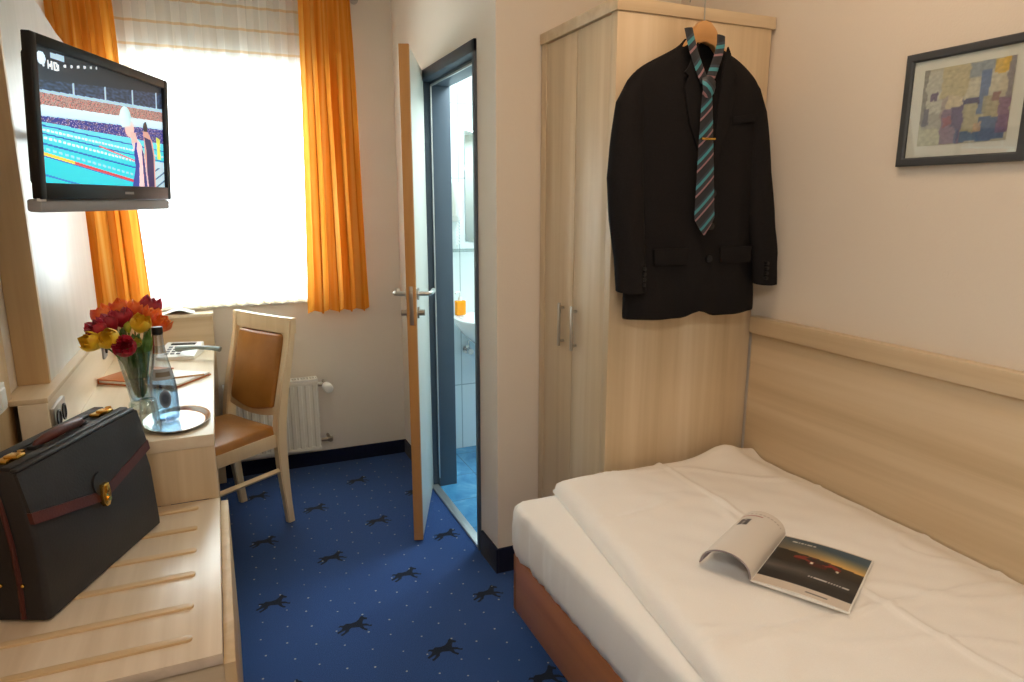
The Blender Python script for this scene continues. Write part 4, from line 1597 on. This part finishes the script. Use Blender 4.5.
lf = MB()
lf.grid(12, 8, lambda u, v: (-.285 + .150 * u, 3.674 + .085 * v, .9255 + .020 * math.sin(u * PI * .95) ** 2 + .004 * v))
o = lf.build('leaflet', M_paper, None, sharp=80, origin=(-.21, 3.74, .925))
so = o.modifiers.new('paper_thickness', 'SOLIDIFY'); so.thickness = .0008
tag(o, 'curled white sheet of paper on the raised end of the desk', 'paper')

# ------------------------------------------------------------------ chair
ch = thing('desk_chair', 'beech wood chair with tan leather seat and back pad at the desk', 'chair', (.110, 3.268, 0), math.atan2(-.851, .526))
# local: x right (as seen from the front), y to the back, z up; origin between the back feet


def post_y(z):
    return .0 if z < .02 else (-.030 * math.sin(PI * min(1, z / .9)) + .065 * smoothstep(.40, .98, z) * 1.0)


for s in (-1, 1):
    mb = MB()
    rings = []
    for z in (0, .1, .2, .3, .40, .48, .56, .66, .76, .86, .955):
        w_ = .015 + .005 * smoothstep(0, .45, z) - .003 * smoothstep(.5, .95, z)
        d_ = .017 + .008 * smoothstep(0, .42, z) - .010 * smoothstep(.5, .95, z)
        cy = post_y(z)
        cx = s * (.187 + .016 * z)
        rings.append([(cx - w_, cy - d_, z), (cx + w_, cy - d_, z), (cx + w_, cy + d_, z), (cx - w_, cy + d_, z)])
    mb.loft(rings)
    bmesh.ops.bevel(mb.bm, geom=[e for e in mb.bm.edges if abs((e.verts[0].co - e.verts[1].co).z) > .05], offset=.004, segments=2, affect='EDGES')
    mb.build('leg', MW_chair, ch, False)
    mb = MB()
    rings = []
    for z in (0, .15, .30, .44):
        w_ = .015 + .005 * z / .44
        cx, cy = s * .205, -.372
        rings.append([(cx - w_, cy - w_, z), (cx + w_, cy - w_, z), (cx + w_, cy + w_, z), (cx - w_, cy + w_, z)])
    mb.loft(rings)
    bmesh.ops.bevel(mb.bm, geom=[e for e in mb.bm.edges if abs((e.verts[0].co - e.verts[1].co).z) > .05], offset=.004, segments=2, affect='EDGES')
    mb.build('leg', MW_chair, ch, False)
    mb = MB(); mb.tube([(s * .190, -.015, .268), (s * .205, -.37, .268)], .013, 4); mb.build('stretcher', MW_chair, ch, False)
    mb = MB(); mb.prism([(s * .174, -.005), (s * .196, -.005), (s * .216, -.37), (s * .194, -.37)] if s > 0 else [(s * .196, -.005), (s * .174, -.005), (s * .194, -.37), (s * .216, -.37)], 'Z', .385, .442, 0, .002); mb.build('side_apron', MW_chair, ch, False)
mb = MB(); mb.box((-.20, -.383, .385), (.20, -.363, .442), .002); mb.build('front_apron', MW_chair, ch, False)
mb = MB(); mb.box((-.18, -.03, .385), (.18, -.008, .442), .002); mb.build('back_apron', MW_chair, ch, False)
# top rail, lower curved rail and pad, all following the lean of the posts
mb = MB()
rings = []
for k in range(13):
    x = -.218 + .436 * k / 12
    cv = -.010 * (1 - (x / .2) ** 2)
    rings.append([(x, post_y(.90) - .014 + cv, .892), (x, post_y(.96) - .014 + cv, .962), (x, post_y(.96) + .014 + cv, .962), (x, post_y(.90) + .014 + cv, .892)])
mb.loft(rings); mb.build('top_rail', MW_chair, ch, False)
mb = MB()
rings = []
for k in range(13):
    x = -.182 + .364 * k / 12
    sag = -.026 * (1 - (x / .182) ** 2)
    rings.append([(x, post_y(.54) - .010, .530 + sag), (x, post_y(.57) - .010, .566 + sag), (x, post_y(.57) + .012, .566 + sag), (x, post_y(.54) + .012, .530 + sag)])
mb.loft(rings); mb.build('lower_rail', MW_chair, ch, False)
mb = MB()
mb.loft([[(x, post_y(z) - .004, z) for x, z in ((-.184, .545), (-.186, .90), (.186, .90), (.184, .545), (0, .522))], [(x, post_y(z) + .008, z) for x, z in ((-.184, .545), (-.186, .90), (.186, .90), (.184, .545), (0, .522))]])
mb.build('back_board', MW_chair, ch, False)


def pad(mb_, outline, pos, th, rim=.018, steps=6):
    """padded cushion: outline (u,v) inset and raised in a rounded profile; pos(u,v,h) -> point"""
    n_ = len(outline)
    cu = sum(p[0] for p in outline) / n_; cv_ = sum(p[1] for p in outline) / n_
    rings_ = [[pos(u, v, 0) for u, v in outline]]
    for k in range(1, steps + 1):
        a = PI / 2 * k / steps
        ins, h = rim * (1 - math.cos(a)), th * .72 * math.sin(a)
        ring = []
        for u, v in outline:
            d_ = math.hypot(u - cu, v - cv_)
            ring.append(pos(u - (u - cu) / d_ * ins, v - (v - cv_) / d_ * ins, h))
        rings_.append(ring)
    for f in (.75, .5, .25, .06):
        rings_.append([pos(cu + (u - cu) * f * (1 - rim / .2), cv_ + (v - cv_) * f * (1 - rim / .2), th * (.72 + .28 * (1 - f * f))) for u, v in outline])
    mb_.loft(rings_)


def rrect(x0, x1, z0, z1, r, sag=0, n_=10):
    out = []
    for cx, cz_, a0 in ((x1 - r, z1 - r, 0), (x0 + r, z1 - r, 90), (x0 + r, z0 + r, 180), (x1 - r, z0 + r, 270)):
        for k in range(6):
            a = R(a0 + 18 * k)
            out.append((cx + r * math.cos(a), cz_ + r * math.sin(a)))
        nx_ = {0: (x0 + r, z1), 90: (x0, z0 + r), 180: (x1 - r, z0), 270: (x1, z1 - r)}[a0]
        p_, q_ = Vector(out[-1]), Vector(nx_)
        for k in range(1, n_):
            w_ = p_.lerp(q_, k / n_)
            s_ = -sag * math.sin(PI * k / n_) if a0 == 180 else 0
            out.append((w_.x, w_.y + s_))
    return out


mb = MB(); pad(mb, rrect(-.160, .160, .553, .886, .022, .022), lambda u, v, h: (u, post_y(v) - .005 - h - .006 * (1 - (u / .16) ** 2), v), .026); mb.build('back_pad', M_lea_tan, ch, False, sharp=70)
mb = MB()
seat = [(-.200 if y < -.2 else -.182, y) for y in ()]
out = rrect(-.212, .212, -.396, -.030, .030)
out = [(u * (1 - .13 * smoothstep(-.39, -.02, v)), v) for u, v in out]
pad(mb, out, lambda u, v, h: (u, v, .442 + h), .048, .024)
mb.build('seat', M_lea_tan, ch, False, sharp=70)

# ------------------------------------------------------------------ radiator under the window
rd = thing('radiator', 'white panel radiator on the window wall under the sheer curtain', 'radiator', (.20, 3.69, .128))
RX0, RX1, RZ0, RZ1, RY = -.040, .437, .128, .520, 3.655
mb = MB()
pts = []
nrib = 12
pw = (RX1 - RX0) / nrib
prof_ = [(RX0, RY + .008)]
for k in range(nrib):
    x = RX0 + k * pw
    prof_ += [(x + pw * .18, RY + .008), (x + pw * .30, RY), (x + pw * .72, RY), (x + pw * .84, RY + .008)]
prof_ += [(RX1, RY + .008), (RX1, RY + .018), (RX0, RY + .018)]
mb.prism(prof_, 'Z', RZ0 + .02, RZ1 - .02)
mb.box((RX0, RY + .002, RZ1 - .022), (RX1, RY + .018, RZ1), .004)
mb.box((RX0, RY + .002, RZ0), (RX1, RY + .018, RZ0 + .022), .004)
mb.build('front_plate', M_rad, rd)
mb = MB(); mb.box((RX0, RY + .060, RZ0), (RX1, RY + .075, RZ1), .004); mb.build('rear_plate', M_rad, rd)
mb = MB()
for k in range(22):
    x = RX0 + .012 + k * (RX1 - RX0 - .024) / 21
    mb.box((x - .0022, RY + .018, RZ0 + .02), (x + .0022, RY + .060, RZ1 - .004))
mb.build('convector_fins', M_rad, rd)
mb = MB()
mb.box((RX0, RY + .002, RZ1), (RX1, RY + .010, RZ1 + .012), .001); mb.box((RX0, RY + .066, RZ1), (RX1, RY + .074, RZ1 + .012), .001)
mb.box((RX0, RY + .002, RZ1), (RX0 + .006, RY + .074, RZ1 + .012), .001); mb.box((RX1 - .006, RY + .002, RZ1), (RX1, RY + .074, RZ1 + .012), .001)
for k in range(30):
    x = RX0 + .012 + k * (RX1 - RX0 - .024) / 29
    mb.box((x - .003, RY + .010, RZ1 + .006), (x + .003, RY + .066, RZ1 + .010))
mb.build('top_grille', M_white, rd)
mb = MB()
mb.cyl((RX1 - .004, RY + .04, .490), (RX1 + .045, RY + .04, .490), .011, 14)
mb.cyl((RX1 + .042, RY + .04, .490), (RX1 + .042, YB, .490), .009, 12)
mb.cyl((RX1 + .042, RY + .05, .490), (RX1 + .042, RY + .010, .490), .015, 16)
mb.build('valve_body', M_nickel, rd)
mb = MB()
mb.tube([(RX1 + .042, RY + .012, .490), (RX1 + .042, RY - .002, .490), (RX1 + .044, RY - .030, .489), (RX1 + .046, RY - .060, .488), (RX1 + .046, RY - .066, .488)], [.018, .023, .026, .025, .018], 20)
mb.build('thermostat_head', M_plastic, rd, sharp=50)
mb = MB()
mb.cyl((RX1 - .004, RY + .04, .172), (RX1 + .065, RY + .04, .172), .010, 14)
mb.cyl((RX1 + .050, RY + .04, .172), (RX1 + .050, YB, .172), .009, 12)
mb.cyl((RX1 + .040, RY + .04, .172), (RX1 + .066, RY + .04, .172), .015, 8)
mb.cyl((RX1 + .052, RY + .04, .172), (RX1 + .052, RY + .016, .172), .012, 8)
mb.build('return_valve', M_nickel, rd)

# ------------------------------------------------------------------ curtains
rdz = 2.487
cr = thing('curtain_rod', 'metal curtain rod above the window with a round end knob', 'curtain rod', (.1, YB - .09, rdz))
mb = MB(); mb.cyl((XL + .02, YB - .10, rdz), (.757, YB - .10, rdz), .010, 16); mb.build('rod', M_steel, cr)
mb = MB(); mb.ball((.771, YB - .10, rdz), .018); mb.build('finial', M_steel, cr)
mb = MB(); mb.cyl((.742, YB - .10, rdz), (.742, YB, rdz), .006, 10); mb.cyl((.742, YB - .008, rdz), (.742, YB - .001, rdz), .022, 18); mb.build('bracket', M_steel, cr)
mb = MB(); mb.cyl((XL + .06, YB - .10, rdz), (XL + .06, YB, rdz), .006, 10); mb.cyl((XL + .06, YB - .008, rdz), (XL + .06, YB - .001, rdz), .022, 18); mb.build('bracket', M_steel, cr)


def drape(name, xt0, xt1, xb0, xb1, z0_, z1_, y_, nf, amp, seed, material, label, cat, nx, ny, full=1.0, group=None, hem=0.0):
    mb_ = MB()
    rr = random.Random(seed)
    ph_ = [rr.uniform(-.5, .5) for _ in range(nf + 3)]

    def fn(u, v):
        z = z0_ + (z1_ - z0_) * v
        xl = xb0 + (xt0 - xb0) * v
        xr = xb1 + (xt1 - xb1) * v
        a = u * nf
        i = int(a)
        wob = ph_[i] * (1 - (a - i)) + ph_[i + 1] * (a - i)
        g = a + .55 * wob * (1 - .45 * v) + .12 * math.sin(v * 3 + seed + u * 4)
        k = amp * (.62 + .38 * (1 - v)) * (1 + .35 * mnoise.noise(Vector((u * nf * .7, v * 1.5, seed))))
        y = y_ + k * math.sin(2 * PI * g) + .004 * mnoise.noise(Vector((u * 9, v * 12, seed + 4)))
        x = xl + (xr - xl) * u + .35 * k * math.sin(4 * PI * g)
        return (x, y, z + hem * math.sin(2 * PI * g) * (1 - v))
    mb_.grid(nx, ny, fn)
    o_ = mb_.build(name, material, None, sharp=180, origin=((xb0 + xb1) / 2, y_, z0_))
    return tag(o_, label, cat, group)


o = drape('orange_curtain', .459, .698, .416, .726, .899, 2.60, YB - .115, 4, .034, 3, M_orange, 'orange curtain hanging at the right side of the window, beside the bathroom door', 'curtain', 160, 60, group='orange curtains', hem=.006)
o = drape('orange_curtain', -.592, -.343, -.592, -.318, .899, 2.60, YB - .115, 4, .032, 8, M_orange, 'orange curtain hanging at the left side of the window, behind the television', 'curtain', 160, 60, group='orange curtains', hem=.006)
o = drape('sheer_curtain', -.50, .57, -.50, .55, .950, 2.60, YB - .045, 17, .013, 5, M_sheer, 'white sheer curtain covering the bright window', 'curtain', 340, 50, hem=.004)

# ------------------------------------------------------------------ bathroom fittings seen through the door
wbn = thing('washbasin', 'white washbasin on the tiled bathroom wall seen through the doorway', 'washbasin', (1.44, 3.50, .70))
mb = MB()
rings = []
for f, hw, hd, z in ((0, .10, .10, .665), (.2, .16, .15, .690), (.5, .22, .19, .745), (.8, .255, .205, .795), (1, .268, .212, .822), (1, .270, .214, .836), (1, .262, .206, .842), (1, .235, .165, .838), (.7, .19, .13, .775), (.2, .10, .08, .735), (0, .02, .02, .730)):
    ring = []
    for k in range(40):
        a = 2 * PI * k / 40
        c_, s_ = math.cos(a), math.sin(a)
        x = hw * math.copysign(abs(c_) ** .72, c_); y = hd * math.copysign(abs(s_) ** .72, s_)
        ring.append((1.44 + x, min(3.686, 3.475 + y), z))
    rings.append(ring)
mb.loft(rings); mb.build('basin', M_porcelain, wbn, sharp=60)
mb = MB(); mb.tube([(1.44, 3.66, .84), (1.44, 3.66, .93), (1.44, 3.63, .96), (1.44, 3.56, .955), (1.44, 3.54, .94)], .014, 12); mb.build('faucet', M_chrome, wbn)
mb = MB(); mb.tube([(1.44, 3.50, .67), (1.44, 3.50, .56), (1.44, 3.54, .53), (1.44, 3.58, .56), (1.44, 3.685, .57)], .016, 12); mb.build('drain_pipe', M_chrome, wbn)
av = thing('angle_valve', 'chrome shut-off valve on the bathroom wall below the washbasin', 'valve', (1.300, BY, .62))
mb = MB(); mb.cyl((1.300, BY - .001, .615), (1.300, BY - .012, .615), .024, 20); mb.cyl((1.300, BY - .01, .615), (1.300, BY - .060, .615), .010, 14); mb.build('valve_rosette', M_chrome, av)
mb = MB(); mb.cyl((1.300, BY - .062, .615), (1.300, BY - .085, .615), .018, 10); mb.build('valve_knob', M_chrome, av)
mb = MB(); mb.tube([(1.300, BY - .045, .62), (1.300, BY - .045, .67), (1.36, BY - .06, .73)], .006, 10); mb.build('supply_hose', M_chrome, av)
sd = thing('soap_dispenser', 'orange liquid soap dispenser with a pump on the washbasin rim', 'soap dispenser', (1.228, 3.575, .842))
mb = MB(); mb.prism(rrect(1.228 - .030, 1.228 + .030, 3.575 - .020, 3.575 + .020, .010, 0, 3), 'Z', .8425, .925, 0, .006); mb.build('soap_bottle', M_soap, sd)
mb = MB(); mb.cyl((1.228, 3.575, .925), (1.228, 3.575, .945), .012, 14); mb.cyl((1.228, 3.575, .945), (1.228, 3.575, .972), .004, 10); mb.tube([(1.228, 3.575, .972), (1.205, 3.565, .974), (1.196, 3.561, .968)], .006, 10); mb.build('pump', M_plastic, sd)
mi_ = thing('wall_mirror', 'frameless mirror on the tiled bathroom wall above the washbasin', 'mirror', (1.54, BY, 1.55))
mb = MB(); mb.box((1.305, BY - .008, 1.25), (1.80, BY - .001, 1.86), .002); mb.build('mirror_pane', M_mirror, mi_)
mb = MB()
for x in (1.40, 1.70):
    for z in (1.25, 1.86):
        mb.box((x - .012, BY - .011, z - .008), (x + .012, BY - .001, z + .008), .002)
mb.build('mirror_clips', M_chrome, mi_)
hd_ = thing('hair_dryer', 'white wall-mounted hair dryer beside the bathroom mirror', 'hair dryer', (1.235, BY, 1.48))
mb = MB(); mb.prism(rrect(1.195, 1.275, 1.36, 1.54, .035, 0, 4), 'Y', BY - .045, BY - .001, 0, .012); mb.build('dryer_holder', M_plastic, hd_)
mb = MB(); mb.tube([(1.235, BY - .050, 1.39), (1.235, BY - .062, 1.46), (1.235, BY - .060, 1.52), (1.235, BY - .052, 1.57)], [.016, .020, .030, .026], 16); mb.build('dryer_body', M_plastic, hd_, sharp=60)
mb = MB()
mb.tube([(1.25 + .008 * math.cos(k * .8), BY - .035 + .006 * math.sin(k * .8), 1.36 - .0022 * k) for k in range(60)] + [(1.25, BY - .02, 1.22)], .003, 6)
mb.build('spiral_cord', M_plastic, hd_)
sh_ = MB()
sh_.box((1.075, BY - .10, 1.195), (1.70, BY - .001, 1.207), .003)
o = sh_.build('glass_shelf', M_glass, None, origin=(1.39, BY - .05, 1.195))
tag(o, 'glass shelf on the bathroom wall under the mirror', 'shelf')
